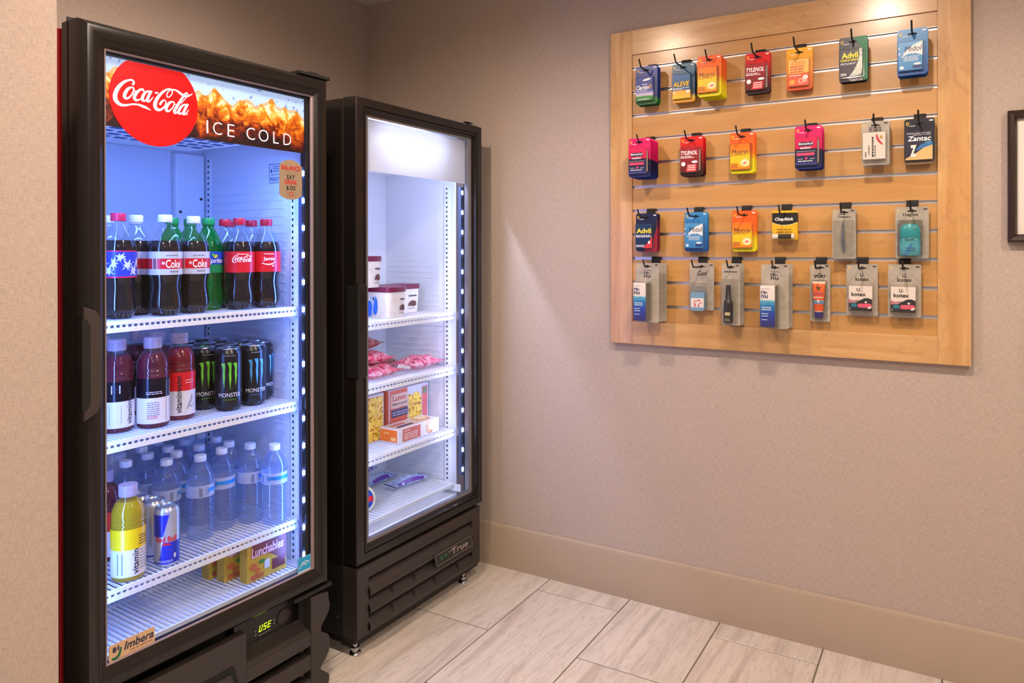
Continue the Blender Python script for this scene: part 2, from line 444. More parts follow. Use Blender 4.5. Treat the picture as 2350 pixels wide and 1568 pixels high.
for i in range(12):
    MB().box(BI0, BI1, -.020, -.004, edges[2*i+1], edges[2*i]).build('slat', MAPS, board, bevel=.0006)
for z in SL:   # aluminium channel lining each groove
    MB().prismx([(-.0202,z-.0048),(-.0202,z-.0036),(-.0125,z-.0036),(-.0125,z+.0040),(-.0202,z+.0040),(-.0202,z+.0048),(-.0112,z+.0048),(-.0112,z-.0048)],
                BI0+.0005, BI1-.0005).build('slot_insert', ALU, board, fix=True)

# ---- black peg hooks
def hook_proto():
    r = thing('peg_hook', 'x', 'hook')
    MB().prismx([(-.0135,.006),(-.0135,-.002),(-.0215,-.004),(-.0215,-.036),(-.0245,-.036),(-.0245,.001),(-.0215,.006)][::-1], -.0145, .0145).build('back_plate', BLK2, r, fix=True, bevel=.0006)
    MB().tube([(0,-.023,-.026),(0,-.06,-.0255),(0,-.112,-.025),(0,-.118,-.0243),(0,-.123,-.021),(0,-.137,-.003)], .0023, 8).build('prong', BLK2, r, smooth=50)
    return r
HOOK0 = hook_proto(); _hk = [True]
def hook(x, slot, label):
    loc = (x, 0, SL[slot])
    if _hk[0]: _hk[0] = False; HOOK0.location = loc; HOOK0['label'] = label; HOOK0['group'] = 'peg hooks in the slatwall'; return
    dup(HOOK0, loc, (0,0,0), label, 'peg hooks in the slatwall')

# ---- carded packs: origin at the hang hole, card faces -y
SILVER = P((206,204,206), .3)
CARDG = blotch('grey_card', [(158,150,138),(172,164,152),(182,174,160)], 30, .35, 2)
BLIS = clear('blister_film', (250,250,248), .03, .06, 1.45, .9)
PIN = P((250,200,60)); PINR = P((226,120,30))
def card_poly(wd, h, top, cut=.006):
    x0, x1, z1, z0 = -wd/2, wd/2, top, top-h
    return [(x0+cut, z0), (x1-cut, z0), (x1, z0+cut), (x1, z1-cut*.7), (x1-cut*.7, z1), (x0+cut*.7, z1), (x0, z1-cut*.7), (x0, z0+cut)]
def slot_hole(r, y=-.0012):
    f = Flat(); f.poly(rrect(-.011, .011, -.0016, .0022, .0018, 3)); f.poly(ell(0, .001, .0042, .0042, 12)); f.build('hang_hole', DEEP, r, y)
def logo_pin(r, wd, y=-.0013, light=WP):
    x = -wd/2+.008; f = Flat(); f.ring(x, .002, .0024, .0040, 16); f.poly([(x-.0022,-.0012),(x,-.0052),(x+.0022,-.0012)]); f.build('pin_logo', PIN, r, y)
    f = Flat(); f.lines(x+.004, x+.018, -.0042, 1, .002, .0016); f.rect(wd/2-.013, wd/2-.004, .0055, .0088); f.build('small_print', light, r, y)
MW, MH, MT = .072, .121, .0135
def med_base(name, cardmat, panelmat, traymat=None, px=(-.033, .024), pz=(-.0965, -.0215), dep=.0095):
    r = thing(name, 'x', 'medicine')
    MB().prism(card_poly(MW, MH, MT), -.001, .0).build('card', cardmat, r)
    tray = MB().prism(rrect(px[0]-.0015, px[1]+.006, pz[0]-.003, pz[1]+.002, .003, 2), -dep, -.001).build('blister', BLIS, r, smooth=60)
    pan = MB().box(px[0], px[1], -dep-.0006, -.0012, pz[0], pz[1]).build('pouch', panelmat, r, bevel=.0008)
    slot_hole(r); logo_pin(r, MW); return r, pan, -dep-.0011
def g(name, *st, z0=-.108, z1=.0135, wob=0): return grad(name, z0, z1, list(st), .32, 2, wob)
def pk_allergy_blue():
    r, p, y = med_base('blister_pack', g('allergy_card', (0,(10,80,30)), (.16,(20,110,45)), (.2,(24,40,110)), (1,(32,58,150))),
                       g('allergy_pouch', (.09,(22,100,40)), (.2,(40,140,50)), (.25,(214,200,226)), (.34,(70,96,180)), (.4,(26,50,140)), (1,(30,52,140)), wob=.03))
    Flat().text('Claritin', -.0315, .010, -.062, -.0475, .02, .25).lines(-.012, .006, -.0442, 1, .003, .0022).lines(-.030, .004, -.065, 1, .003, .0016).poly(ell(.004,-.031,.014,.0032,18,.15)).lines(-.026,.012,-.0905,1,.003,.0022).build('lettering', WP, p, y)
    Flat().text('D', .0115, .020, -.0600, -.0475, .02).build('lettering', P((240,190,70)), p, y); return r
def pk_relief_blue():
    r, p, y = med_base('blister_pack', g('relief_card', (0,(214,140,40)), (.12,(232,190,40)), (.22,(30,60,100)), (.5,(36,80,130)), (1,(62,110,140))),
                       g('relief_pouch', (.1,(238,200,60)), (.3,(240,170,40)), (.305,(10,80,150)), (1,(10,98,160))))
    Flat().text('ALEVE', -.0305, .022, -.0600, -.0445, .03, .2).build('lettering', P((250,205,50)), p, y-.0004)
    Flat().text('ALEVE', -.0315, .0230, -.0612, -.0435, .075, .2).build('lettering', P((14,30,70)), p, y)
    Flat().lines(-.031, .020, -.0635, 1, .003, .0018).lines(-.031,.000,-.067,1,.003,.0018).poly(ell(.017,-.0765,.005,.005)).poly(ell(-.027,-.0775,.003,.003)).build('lettering', WP, p, y); return r
def pk_orange():
    r, p, y = med_base('blister_pack', g('orange_card', (0,(222,214,20)), (.3,(226,200,20)), (.5,(226,110,20)), (1,(242,92,34))),
                       g('orange_pouch', (.1,(226,120,40)), (.22,(246,190,40)), (.42,(250,200,40)), (.55,(240,130,30)), (1,(244,104,44))))
    Flat().text('Motrin', -.0285, .0195, -.0525, -.0380, .0, .18).build('lettering', P((36,34,58)), p, y)
    Flat().lines(-.031, .014, -.0545, 1, .003, .0014).lines(-.031,-.010,-.0795,3,.0042,.0022).build('lettering', P((170,50,24)), p, y)
    Flat().poly(ell(.010,-.0775,.0140,.0120)).build('starburst', P((250,214,120)), p, y); Flat().poly(ell(.010,-.0775,.0105,.0086)).build('starburst', P((252,236,196)), p, y-.0002)
    Flat().poly(ell(.010,-.0785,.0062,.0034,16,.35)).build('tablet', P((226,130,90)), p, y-.0005); return r
def pk_red():
    r, p, y = med_base('blister_pack', g('red_card', (0,(40,14,18)), (.14,(60,16,22)), (.5,(150,14,22)), (.8,(214,16,22)), (1,(216,18,22))),
                       g('red_pouch', (.08,(96,22,30)), (.4,(140,30,40)), (.9,(186,34,46))))
    Flat().text('TYLENOL', -.0315, .0205, -.0440, -.0315, .03, .22).lines(-.032,.004,-.0475,1,.003,.0020).lines(-.032,.010,-.0515,1,.003,.0022).poly(ell(.012,-.0660,.0095,.0036)).poly(ell(-.0235,-.0715,.0066,.0066)).build('lettering', WP, p, y)
    Flat().poly([(-.016,-.0955),(.015,-.0955),(.018,-.0735),(-.009,-.0735)]).build('banner', P((226,60,64)), p, y)
    Flat().lines(-.010,.014,-.0755,3,.0062,.0030).build('lettering', P((250,220,216)), p, y-.0004)
    Flat().rect(.0245,.0290,-.092,-.0285).build('pouch_edge', P((150,140,130)), p, y+.004); return r
def pk_citrus():
    r, p, y = med_base('blister_pack', g('citrus_card', (0,(196,74,50)), (.1,(222,110,50)), (.6,(240,160,40)), (1,(244,180,30))),
                       g('citrus_pouch', (.1,(236,110,80)), (.38,(226,100,70)), (.4,(250,190,90)), (1,(252,214,150))), px=(-.029,.027))
    Flat().lines(-.020, .018, -.0270, 2, .0062, .0044).build('lettering', P((236,160,80)), p, y)
    Flat().lines(-.023,.013,-.0405,3,.0070,.0032).build('lettering', P((206,80,70)), p, y); Flat().lines(-.026,.006,-.0655,1,.004,.0026).poly(ell(.018,-.0735,.0075,.006)).build('lettering', P((250,236,226)), p, y)
    f = Flat(); f.ring(.006,-.0830,.0045,.0072,16); f.ring(.017,-.0830,.002,.0050,14); f.build('fruit_slices', P((252,206,190)), p, y-.0003)
    Flat().poly(ell(-.018,-.085,.008,.0065,16,.5)).build('fruit_slices', P((244,170,70)), p, y-.0003); return r
def pk_gels():
    r, p, y = med_base('blister_pack', M('gels_card', (30,28,44), .32), M('gels_pouch', (44,42,60), .32), px=(-.034,.024))
    Flat().poly([(-.002,.0130),(.034,.0130),(.0355,.010),(.0355,-.104),(.012,-.104),(.020,-.06),(.022,-.03),(.016,-.008)]).build('green_field', P((22,120,84)), r, -.0013)
    Flat().text('Advil', -.0285, .013, -.0460, -.0300, .03, .0).text('LIQUI-GELS', -.031, .013, -.0545, -.0480, .03).build('lettering', P((246,226,40)), p, y)
    Flat().lines(-.031,.008,-.0585,1,.003,.0016).lines(-.031,.004,-.0615,1,.003,.0014).lines(-.031,-.016,-.086,2,.004,.0026).build('lettering', P((214,212,216)), p, y)
    Flat().poly([(.016,-.0220),(.0235,-.0220),(.0235,-.074),(.020,-.094),(-.010,-.0955),(.002,-.080),(.012,-.060),(.0165,-.040)]).build('swoosh', blotch('gel_photo', [(110,120,110),(190,196,186),(220,222,210),(130,150,90)], 160), p, y)
    Flat().poly([(-.018,-.096),(.02,-.095),(.024,-.107),(-.006,-.107)]).build('water_splash', blotch('splash', [(70,66,80),(150,140,150),(200,196,200)], 120), r, -.0016); return r
def pk_sky():
    r, p, y = med_base('blister_pack', g('sky_card', (0,(14,76,150)), (.3,(24,100,176)), (1,(58,140,200))), g('sky_pouch', (.1,(50,128,190)), (.6,(74,150,206)), (1,(96,166,214))))
    Flat().poly([(-.024,-.060),(-.014,-.045),(.002,-.031),(.0238,-.0225),(.0238,-.0600),(.005,-.052),(-.010,-.0535)]).build('white_swoosh', P((238,236,238)), p, y)
    Flat().text('Midol', -.0175, .0220, -.0475, -.0335, .0, .15).build('lettering', P((30,32,64)), p, y-.0004)
    Flat().text('Complete', -.021, .0215, -.0555, -.0475, .03).lines(-.026,.018,-.0600,1,.003,.0014).lines(-.020,.014,-.0635,3,.0036,.0016).poly(ell(.012,-.0810,.0090,.0030)).poly(ell(-.0245,-.0885,.0050,.0042)).poly(ell(-.030,-.0520,.0018,.003)).poly(ell(-.0308,-.0370,.0016,.0026)).build('lettering', P((224,236,246)), p, y-.0002)
    Flat().rect(.001,.0225,-.0920,-.0845).build('banner', P((40,60,120)), p, y-.0001); return r
def pk_pink():
    r, p, y = med_base('blister_pack', g('pink_card', (0,(24,40,110)), (.14,(24,26,70)), (.44,(30,22,54)), (.46,(190,16,84)), (1,(224,20,110))),
                       g('pink_pouch', (.1,(70,80,150)), (.16,(36,40,84)), (.46,(32,28,56)), (.48,(216,22,80)), (1,(222,26,96))))
    Flat().poly(rrect(-.0265,.0155,-.0445,-.0325,.0058,5)).build('name_plate', P((40,44,74)), p, y)
    Flat().text('Benadryl', -.0245, .0135, -.0420, -.0345, .02, .12).text('ALLERGY', -.021, .010, -.0520, -.0470, .03, .15).lines(-.026,.012,-.0850,1,.003,.0022).lines(-.027,-.013,-.0795,1,.003,.0012).lines(.006,.018,-.0795,1,.003,.0012).rect(-.031,.020,-.0592,-.0585).build('lettering', WP, p, y-.0004)
    Flat().poly(rrect(-.030,.018,-.0705,-.0630,.0015,2)).poly(ell(-.004,-.0785,.0042,.0028,14,.7)).build('banner', P((238,70,110)), p, y)
    Flat().rect(.0245,.0290,-.092,-.0285).build('pouch_edge', P((150,130,120)), p, y+.004); return r
def pk_navy_red():
    r, p, y = med_base('blister_pack', M('navyred_card', (26,34,66), .32), g('navy_pouch', (.1,(24,44,78)), (1,(30,62,96))), px=(-.034,.022))
    Flat().poly([(-.012,-.1075),(.030,-.1075),(.0355,-.102),(.0355,.002),(.034,-.03),(.026,-.06),(.010,-.088)]).build('red_field', P((160,30,50)), r, -.0013)
    Flat().poly([(-.010,-.0962),(.0218,-.0962),(.0218,-.058),(.012,-.076)]).build('red_field', P((214,54,56)), p, y)
    Flat().text('Advil', -.0305, .0185, -.0500, -.0340, .03, 0).build('lettering', P((246,226,60)), p, y)
    Flat().lines(-.032,.018,-.0555,2,.0042,.0026).lines(-.032,-.004,-.0865,2,.0040,.0024).poly(ell(.012,-.0785,.0035,.0050)).build('lettering', P((236,238,244)), p, y-.0003); return r
def pk_night():
    r, p, y = med_base('blister_pack', g('night_card', (0,(150,124,92)), (.12,(34,30,50)), (1,(30,28,46))), M('night_pouch', (44,44,66), .32), px=(-.033,.031))
    Flat().poly([(-.033,-.0963),(.031,-.0963),(.031,-.0585),(.010,-.0655),(-.008,-.0790),(-.033,-.0930)]).build('sand_field', P((222,180,120)), p, y)
    Flat().poly([(.031,-.0585),(.031,-.0480),(.004,-.0560),(-.008,-.0700),(-.004,-.0720),(.010,-.0655)]).build('blue_arc', P((40,110,170)), p, y)
    Flat().text('Zantac', -.0275, .0275, -.0470, -.0335, .02, .12).build('lettering', WP, p, y-.0003)
    Flat().text('150', .014, .0265, -.0545, -.0480, .02).build('lettering', P((110,170,220)), p, y-.0003)
    Flat().lines(-.030,.026,-.0255,1,.004,.0022).lines(-.014,.027,-.0300,1,.003,.0018).build('lettering', P((190,190,196)), p, y-.0003)
    Flat().text('Z', -.0215, -.0065, -.0880, -.0570, .06).build('emblem', P((232,228,222)), p, y-.0006); return r
def grey_base(name, wd, h, top, bx, bz, dep, cat='toiletry'):
    r = thing(name, 'x', cat)
    MB().prism(card_poly(wd, h, top, .004), -.001, 0).build('card', CARDG, r)
    MB().prism(rrect(bx[0], bx[1], bz[0], bz[1], .004, 3), -dep, -.001).build('blister', BLIS, r, smooth=60)
    slot_hole(r)
    f = Flat(); f.ring(-wd/2+.007, .002, .0014, .0030, 12); f.build('pin_logo', PIN, r, -.0013)
    Flat().rect(wd/2-.013, wd/2-.004, .0030, .0070).build('small_print', P((70,62,56)), r, -.0013); return r
DK = P((44,38,38))
def pk_pillbox():
    r = grey_base('blister_pack', .068, .118, .0115, (-.032,.028), (-.102,-.018), .017, 'medicine')
    p = MB().box(-.030, .0255, -.016, -.0012, -.092, -.020).build('sachet', P((226,218,210)), r, bevel=.0008); y = -.0166
    Flat().lines(-.016,.016,-.0045,4,.0044,.0024).build('lettering', DK, r, -.0013)
    f = Flat()
    for xx, hh, za, zb in ((-.0075,.0042,-.086,-.031), (-.0008,.0022,-.086,-.056), (-.0160,.0024,-.080,-.055), (-.0240,.0026,-.086,-.072)):
        q = za
        while q < zb-.001: l = min(.003+.005*random.random(), zb-q); f.rect(xx, xx+hh, q, q+l); q += l+.0016
    f.build('lettering', DK, p, y)
    Flat().ribbon([[(0,0,8),(6,30,14),(24,58,12),(40,70,4)]], lambda a, b: (.004+a*.0004, -.026-b*.0004)).build('red_arc', P((200,40,70)), p, y)
    Flat().poly([(.015+(.0055 if i%2 else .0025)*math.cos(i*PI/5+.3), -.034+(.0075 if i%2 else .003)*math.sin(i*PI/5+.3)) for i in range(10)]).build('gold_figure', P((190,150,40)), p, y); return r
def pk_lipbalm():
    r = thing('lip_balm_pack', 'x', 'toiletry')
    MB().prism(card_poly(.070, .085, .0105, .004), -.001, 0).build('card', P((232,180,24)), r)
    Flat().poly([(-.035,.004),(-.035,-.024),(-.018,-.0295),(0,-.0315),(.018,-.0295),(.035,-.024),(.035,.004)]).build('black_header', P((28,24,28)), r, -.0013)
    Flat().text('ChapStick', -.027, .025, -.0210, -.0095, .035, .15).build('lettering', WP, r, -.0017)
    Flat().ribbon([[(-35,24,1.2),(-18,30,1.6),(0,32,1.6),(18,30,1.6),(35,24,1.2)]], lambda a, b: (a/1000, -b/1000)).build('white_arc', P((246,226,150)), r, -.0016)
    Flat().lines(-.022,.020,-.0430,2,.0070,.0028).build('lettering', P((120,80,10)), r, -.0013); slot_hole(r, -.0020)
    t = MB().tube([(-.016,-.008,-.0645),(.021,-.008,-.0645)], .0068, 16).build('balm_tube', P((30,28,32), .3), r, smooth=50)
    MB().tube([(-.0315,-.008,-.0645),(-.016,-.008,-.0645)], .0073, 16).build('tube_cap', P((240,232,222), .3), r, smooth=50)
    MB().tube([(.021,-.008,-.0645),(.0285,-.008,-.0645)], .0080, 16).build('tube_cap', P((240,226,210), .3), r, smooth=50)
    MB().prism(rrect(-.033,.031,-.073,-.052,.004,3), -.0165, -.001).build('blister', BLIS, r, smooth=60); return r
def pk_tweezers():
    r = grey_base('tweezers_pack', .060, .138, .010, (-.027,.026), (-.124,-.022), .010)
    Flat().text('Tweezers', -.017, .016, -.0145, -.0085, .02).lines(-.013,.004,-.004,1,.003,.002).build('lettering', DK, r, -.0013)
    m = MB()
    for sgn in (-1, 1):
        m.tube([(-.003,-.006+sgn*.0006,-.028),(-.003+sgn*.0010,-.006,-.050),(-.002+sgn*.0024,-.006,-.075),(-.001+sgn*.0026,-.006,-.098),(0,-.006,-.112)], [.0012,.0022,.0027,.0020,.0010], 8)
    m.build('tweezers', CHROME, r, smooth=50); return r
def pk_deodorant():
    r = grey_base('deodorant_pack', .080, .138, .0115, (-.034,.026), (-.122,-.024), .030)
    Flat().text('Degree', -.022, .015, -.0150, -.0050, .015).build('lettering', DK, r, -.0013)
    m = MB(); pr = []
    for z, sx, sy in ((-.119,.023,.010),(-.117,.0250,.0115),(-.075,.0255,.012),(-.0735,.0235,.0112),(-.072,.0250,.0118),(-.050,.0245,.0115),(-.040,.0210,.0100),(-.035,.0140,.0075),(-.0335,.0001,.0001)):
        pr.append([(-.004+sx*math.cos(2*PI*i/28), -.0155+sy*math.sin(2*PI*i/28), z) for i in range(28)])
    vs = [v for p in pr for v in p]; fs = [(k*28+i, k*28+(i+1)%28, k*28+28+(i+1)%28, k*28+28+i) for k in range(len(pr)-1) for i in range(28)]
    fs.append(tuple(reversed(range(28)))); m.add(vs, fs)
    d = m.build('deodorant_stick', grad('teal_stick', -.12, -.033, [(0,(70,150,170)),(.3,(80,170,190)),(.5,(30,140,150)),(1,(36,160,170))], .3), r, smooth=40)
    Flat().text('Degree', -.016, .006, -.0805, -.0735, .015).lines(-.012,.008,-.098,2,.006,.002).build('lettering', P((30,70,96)), d, -.0280)
    Flat().poly([(-.018,-.117),(-.010,-.117),(.004,-.086),(-.002,-.086)]).build('stripe', P((50,120,190)), d, -.0278); return r
def pk_solution():
    r = grey_base('contact_lens_solution_pack', .076, .184, .0105, (-.036,.014), (-.168,-.045), .034)
    for i, t in enumerate(('re-', 'nu')): Flat().text(t, -.011, .010-(.003 if i == 0 else 0), -.0245-i*.0100, -.0160-i*.0100, .02).build('lettering', DK, r, -.0013)
    Flat().rect(-.013,.016,-.0125,-.0115).build('small_print', DK, r, -.0013)
    b = MB().box(-.034, .006, -.033, -.0015, -.166, -.050).build('carton', grad('solution_carton', -.166, -.05, [(0,(40,34,110)),(.3,(20,60,170)),(.5,(20,120,190)),(.62,(90,180,210)),(.66,(236,230,226)),(1,(244,238,234))], .35, 2, .06), r, bevel=.0006); y = -.0334
    for i, t in enumerate(('re-', 'nu')): Flat().text(t, -.0315, -.0130, -.0745-i*.0110, -.0650-i*.0110, .025).build('lettering', P((60,44,100)), b, y)
    Flat().lines(-.030,-.004,-.110,2,.006,.0034).lines(-.030,-.012,-.128,2,.0065,.0026).lines(-.030,-.014,-.145,1,.006,.0024).build('lettering', P((206,226,240)), b, y)
    Flat().rect(-.031,-.008,-.0600,-.0590).build('lettering', P((150,140,150)), b, y-.0001)
    MB().box(.0062,.0085,-.030,-.0015,-.166,-.050).build('carton_side', P((110,100,96)), r); return r
def pk_floss():
    r = grey_base('tissue_pack', .078, .145, .0115, (-.030,.018), (-.138,-.050), .026)
    Flat().text('Gem', -.013, .017, -.0290, -.0130, .02, .35).build('lettering', DK, r, -.0013)
    Flat().ribbon([[(0,0,1.6),(4,8,1.8),(10,9,1.6),(11,3,1.4),(5,-5,1.2)]], lambda a, b: (.014+a*.0006, -.017+b*.0006)).build('lettering', DK, r, -.0013)
    Flat().lines(-.008,.012,-.0345,1,.003,.0018).build('small_print', P((120,112,104)), r, -.0013)
    b = MB().prism(rrect(-.027,.015,-.134,-.078,.006,4), -.024, -.0015).build('bottle', P((120,166,206), .3), r, smooth=40)
    MB().prism(rrect(-.023,.011,-.078,-.060,.005,4), -.021, -.0015).build('bottle_neck', clear('clear_cap', (235,238,240), .25, .1), r, smooth=40)
    f = Flat(); f.rect(-.0265,.0145,-.124,-.096); f.build('wrap_label', P((240,228,226)), b, -.0243)
    f = Flat(); rr = random.Random(3)
    for i in range(9): f.poly(ell(-.022+.031*rr.random(), -.120+.020*rr.random(), .0030+.002*rr.random(), .0016, 10, rr.random()*3))
    f.build('petals', P((206,70,90)), b, -.0246); return r
def pk_spray():
    r = grey_base('hair_spray_pack', .054, .183, .0115, (-.024,.021), (-.166,-.034), .028)
    Flat().lines(-.020,.018,-.0120,1,.004,.0030).build('lettering', DK, r, -.0013)
    MB().lathe([(.0001,-.162),(.0125,-.162),(.0135,-.159),(.0135,-.108),(.0125,-.100),(.0080,-.094),(.0080,-.078),(.0072,-.076),(.0072,-.058),(.0060,-.052),(.0001,-.051)], 20, None, -.004, -.014).build('spray_bottle', P((30,26,30), .3), r, smooth=40)
    Flat().rect(-.0105,.0045,-.140,-.131).lines(-.010,.004,-.150,2,.004,.0016).build('lettering', P((190,180,130)), r, -.0282); return r
def pk_sunscreen():
    r = grey_base('sunscreen_pack', .054, .162, .0095, (-.021,.019), (-.146,-.034), .024)
    Flat().text('SPORT', -.0165, .0145, -.0285, -.0200, .05).lines(-.006,.004,-.0155,1,.003,.0026).build('lettering', DK, r, -.0013)
    m = MB(); rows = []
    for z, sx, sy in ((-.124,.0115,.0095),(-.115,.0125,.0095),(-.080,.0155,.0080),(-.050,.0172,.0040),(-.040,.0175,.0012),(-.038,.0175,.0010)):
        rows += [(-.002+sx*math.cos(2*PI*i/24), -.011+sy*math.sin(2*PI*i/24), z) for i in range(24)]
    fs = [(k*24+i, k*24+(i+1)%24, k*24+24+(i+1)%24, k*24+24+i) for k in range(5) for i in range(24)]+[tuple(reversed(range(24))), tuple(range(120,144))]
    t = MB().add(rows, fs).build('tube', grad('sun_tube', -.124, -.038, [(0,(240,232,222)),(.04,(226,90,20)),(.25,(216,80,30)),(.27,(90,140,190)),(.37,(100,150,196)),(.39,(230,100,20)),(.9,(232,104,24)),(.95,(244,220,200))], .35), r, smooth=40)
    MB().lathe([(.0105,-.140),(.0112,-.138),(.0116,-.125),(.0105,-.124)], 20, None, -.002, -.011).build('tube_cap', P((44,36,120), .35), r, smooth=40)
    Flat().text('SPORT', -.0160, .0120, -.0765, -.0690, .06, .1).build('lettering', P((190,70,110)), t, -.0200)
    Flat().lines(-.015,.011,-.0815,1,.003,.0030).poly(ell(-.002,-.0935,.0035,.0042)).build('lettering', P((236,214,210)), t, -.0206)
    Flat().poly(ell(-.002,-.0600,.0042,.0030)).rect(-.009,.005,-.0560,-.0535).build('palm_mark', P((90,70,30)), t, -.0172); return r
def pk_pads():
    r = grey_base('hygiene_pack', .080, .142, .0115, (-.035,.032), (-.124,-.042), .020)
    Flat().text('U.', -.005, .006, -.0235, -.0135, .02).text('kotex', -.017, .018, -.0355, -.0250, .02).build('lettering', DK, r, -.0013)
    b = MB().box(-.032, .0275, -.0185, -.0015, -.117, -.049).build('box', P((238,226,220)), r, bevel=.0006); y = -.0189
    Flat().text('U.', -.0115, -.0015, -.0630, -.0540, .02).text('kotex', -.025, .012, -.0765, -.0660, .025).build('lettering', DK, b, y-.0003)
    Flat().poly([(-.032,-.117),(.0275,-.117),(.0275,-.085),(.018,-.0815),(.008,-.0815),(-.004,-.088),(-.016,-.0945),(-.032,-.096)]).build('black_wave', P((34,28,34)), b, y-.0001)
    Flat().poly([(-.032,-.0955),(-.018,-.0935),(-.004,-.0875),(-.010,-.0865),(-.022,-.0890),(-.032,-.0840)]).build('pink_wave', P((196,120,140)), b, y-.0002)
    Flat().poly(rrect(-.009,.026,-.1075,-.0965,.004,3)).build('pink_capsule', P((228,90,120)), b, y-.0004)
    Flat().poly(rrect(-.026,-.011,-.1065,-.0965,.003,3)).build('teal_capsule', P((20,120,150)), b, y-.0004)
    Flat().poly(ell(.021,-.1070,.0055,.0030,14,.4)).poly(ell(.0115,-.0925,.0032,.0026)).rect(-.0290,-.0278,-.1140,-.1070).build('white_marks', P((240,226,226)), b, y-.0006); return r

# (builder, wall x of the hook, slot, distance of the outermost card from the wall, how many, spacing, words)
RACK = [
 (pk_allergy_blue, 1.234, 0, .072, 3, .0125, 'blue and green allergy blister card with a white cloud', 'allergy'),
 (pk_relief_blue, 1.346, 0, .047, 2, .012, 'blue blister card with yellow lettering above an orange foot', 'relief'),
 (pk_orange, 1.441, 0, .094, 6, .0115, 'orange and yellow blister card with starburst on top row', 'orangetop'),
 (pk_red, 1.574, 0, .056, 2, .0125, 'red and maroon blister card with white lettering on top row', 'redtop'),
 (pk_citrus, 1.689, 0, .046, 2, .011, 'amber blister card with pink citrus slices', 'citrus'),
 (pk_gels, 1.836, 0, .085, 3, .012, 'dark blister card with green side and yellow lettering', 'gels'),
 (pk_sky, 1.979, 0, .085, 4, .0115, 'sky blue blister card with white swoosh on top row', 'skytop'),
 (pk_pink, 1.226, 3, .112, 6, .013, 'magenta and navy blister card over the board frame edge', 'pinkleft'),
 (pk_red, 1.378, 3, .066, 3, .0125, 'red and maroon blister card in the second row', 'redsecond'),
 (pk_orange, 1.530, 3, .062, 3, .0115, 'orange and yellow blister card in the second row', 'orangesecond'),
 (pk_pink, 1.719, 3, .082, 4, .0125, 'magenta and navy blister card beside the grey sachet pack', 'pinkright'),
 (pk_pillbox, 1.890, 3, .078, 3, .018, 'grey card holding a white sachet with sideways lettering', 'pillbox'),
 (pk_night, 1.994, 3, .050, 2, .0125, 'navy blister card with sand coloured foot and white lettering', 'night'),
 (pk_navy_red, 1.229, 6, .060, 3, .012, 'navy blister card with a red corner and yellow lettering', 'navyred'),
 (pk_sky, 1.386, 6, .050, 2, .0125, 'sky blue blister card with white swoosh in the third row', 'skythird'),
 (pk_orange, 1.533, 6, .050, 2, .0125, 'orange and yellow blister card in the third row', 'orangethird'),
 (pk_lipbalm, 1.649, 6, .052, 2, .016, 'yellow and black lip balm card with a white capped tube', 'lipbalm'),
 (pk_tweezers, 1.809, 6, .058, 3, .0115, 'grey card holding silver tweezers', 'tweezers'),
 (pk_deodorant, 1.976, 6, .040, 1, .03, 'grey card holding a teal deodorant stick', 'deodorant'),
 (pk_solution, 1.246, 8, .098, 3, .034, 'grey card holding a white and blue carton at the board frame edge', 'solutionleft'),
 (pk_floss, 1.399, 8, .036, 1, .03, 'grey card holding a small pale blue bottle', 'floss'),
 (pk_spray, 1.503, 8, .088, 3, .026, 'grey card holding a slim black spray bottle', 'spray'),
 (pk_solution, 1.630, 8, .094, 3, .030, 'grey card holding a white and blue carton between spray and sunscreen', 'solutionright'),
 (pk_sunscreen, 1.744, 8, .040, 1, .03, 'grey card holding an orange sunscreen tube with purple cap', 'sunscreen'),
 (pk_pads, 1.853, 8, .040, 1, .03, 'grey hygiene pack with white and black box next to the sunscreen', 'padsleft'),
 (pk_pads, 1.958, 8, .044, 1, .03, 'grey hygiene pack with white and black box nearest the board frame', 'padsright'),
]
_pk = {}; rr = random.Random(5)
ROWN = {0: 'top', 3: 'second', 6: 'third', 8: 'bottom'}
HID = ('lettering', 'pin_logo', 'hang_hole', 'banner', 'starburst', 'tablet', 'small_print', 'emblem', 'fruit_slices', 'water_splash', 'name_plate')
for fn, x, slot, d, n, gap, words, key in RACK:
    short = words.split(' holding ')[0] if False else words
    hook(x, slot, 'black peg hook carrying the '+' '.join(short.split()[:11]))
    z = SL[slot]-.0255+.0008
    for k in range(n):
        y = -(d-k*gap)
        if y > -.0235: break
        jit = (rr.random()-.5)
        loc = (x+.0012*jit*(k > 0), y, z-.0004*k); rot = (0, 0, .03*jit)
        if n == 1: lab, grp = words, None
        else: lab, grp = words+', '+('outermost', 'second', 'third', 'fourth', 'fifth', 'sixth')[k]+(' on its hook' if k == 0 else ' from hook tip'), ' '.join(words.split()[:7])+' on one hook'
        lab = lab.replace(' with white lettering', '') if len(lab.split()) > 16 else lab
        if len(lab.split()) > 16: lab = ' '.join(lab.split()[:16])
        if fn not in _pk:
            p = fn(); _pk[fn] = p; p.location = loc; p.rotation_euler = rot; p['label'] = lab
            if grp: p['group'] = grp
            elif 'group' in p: del p['group']
        else:
            p = dup(_pk[fn], loc, rot, lab, grp, HID if k > 0 else ())
            if not grp and 'group' in p: del p['group']

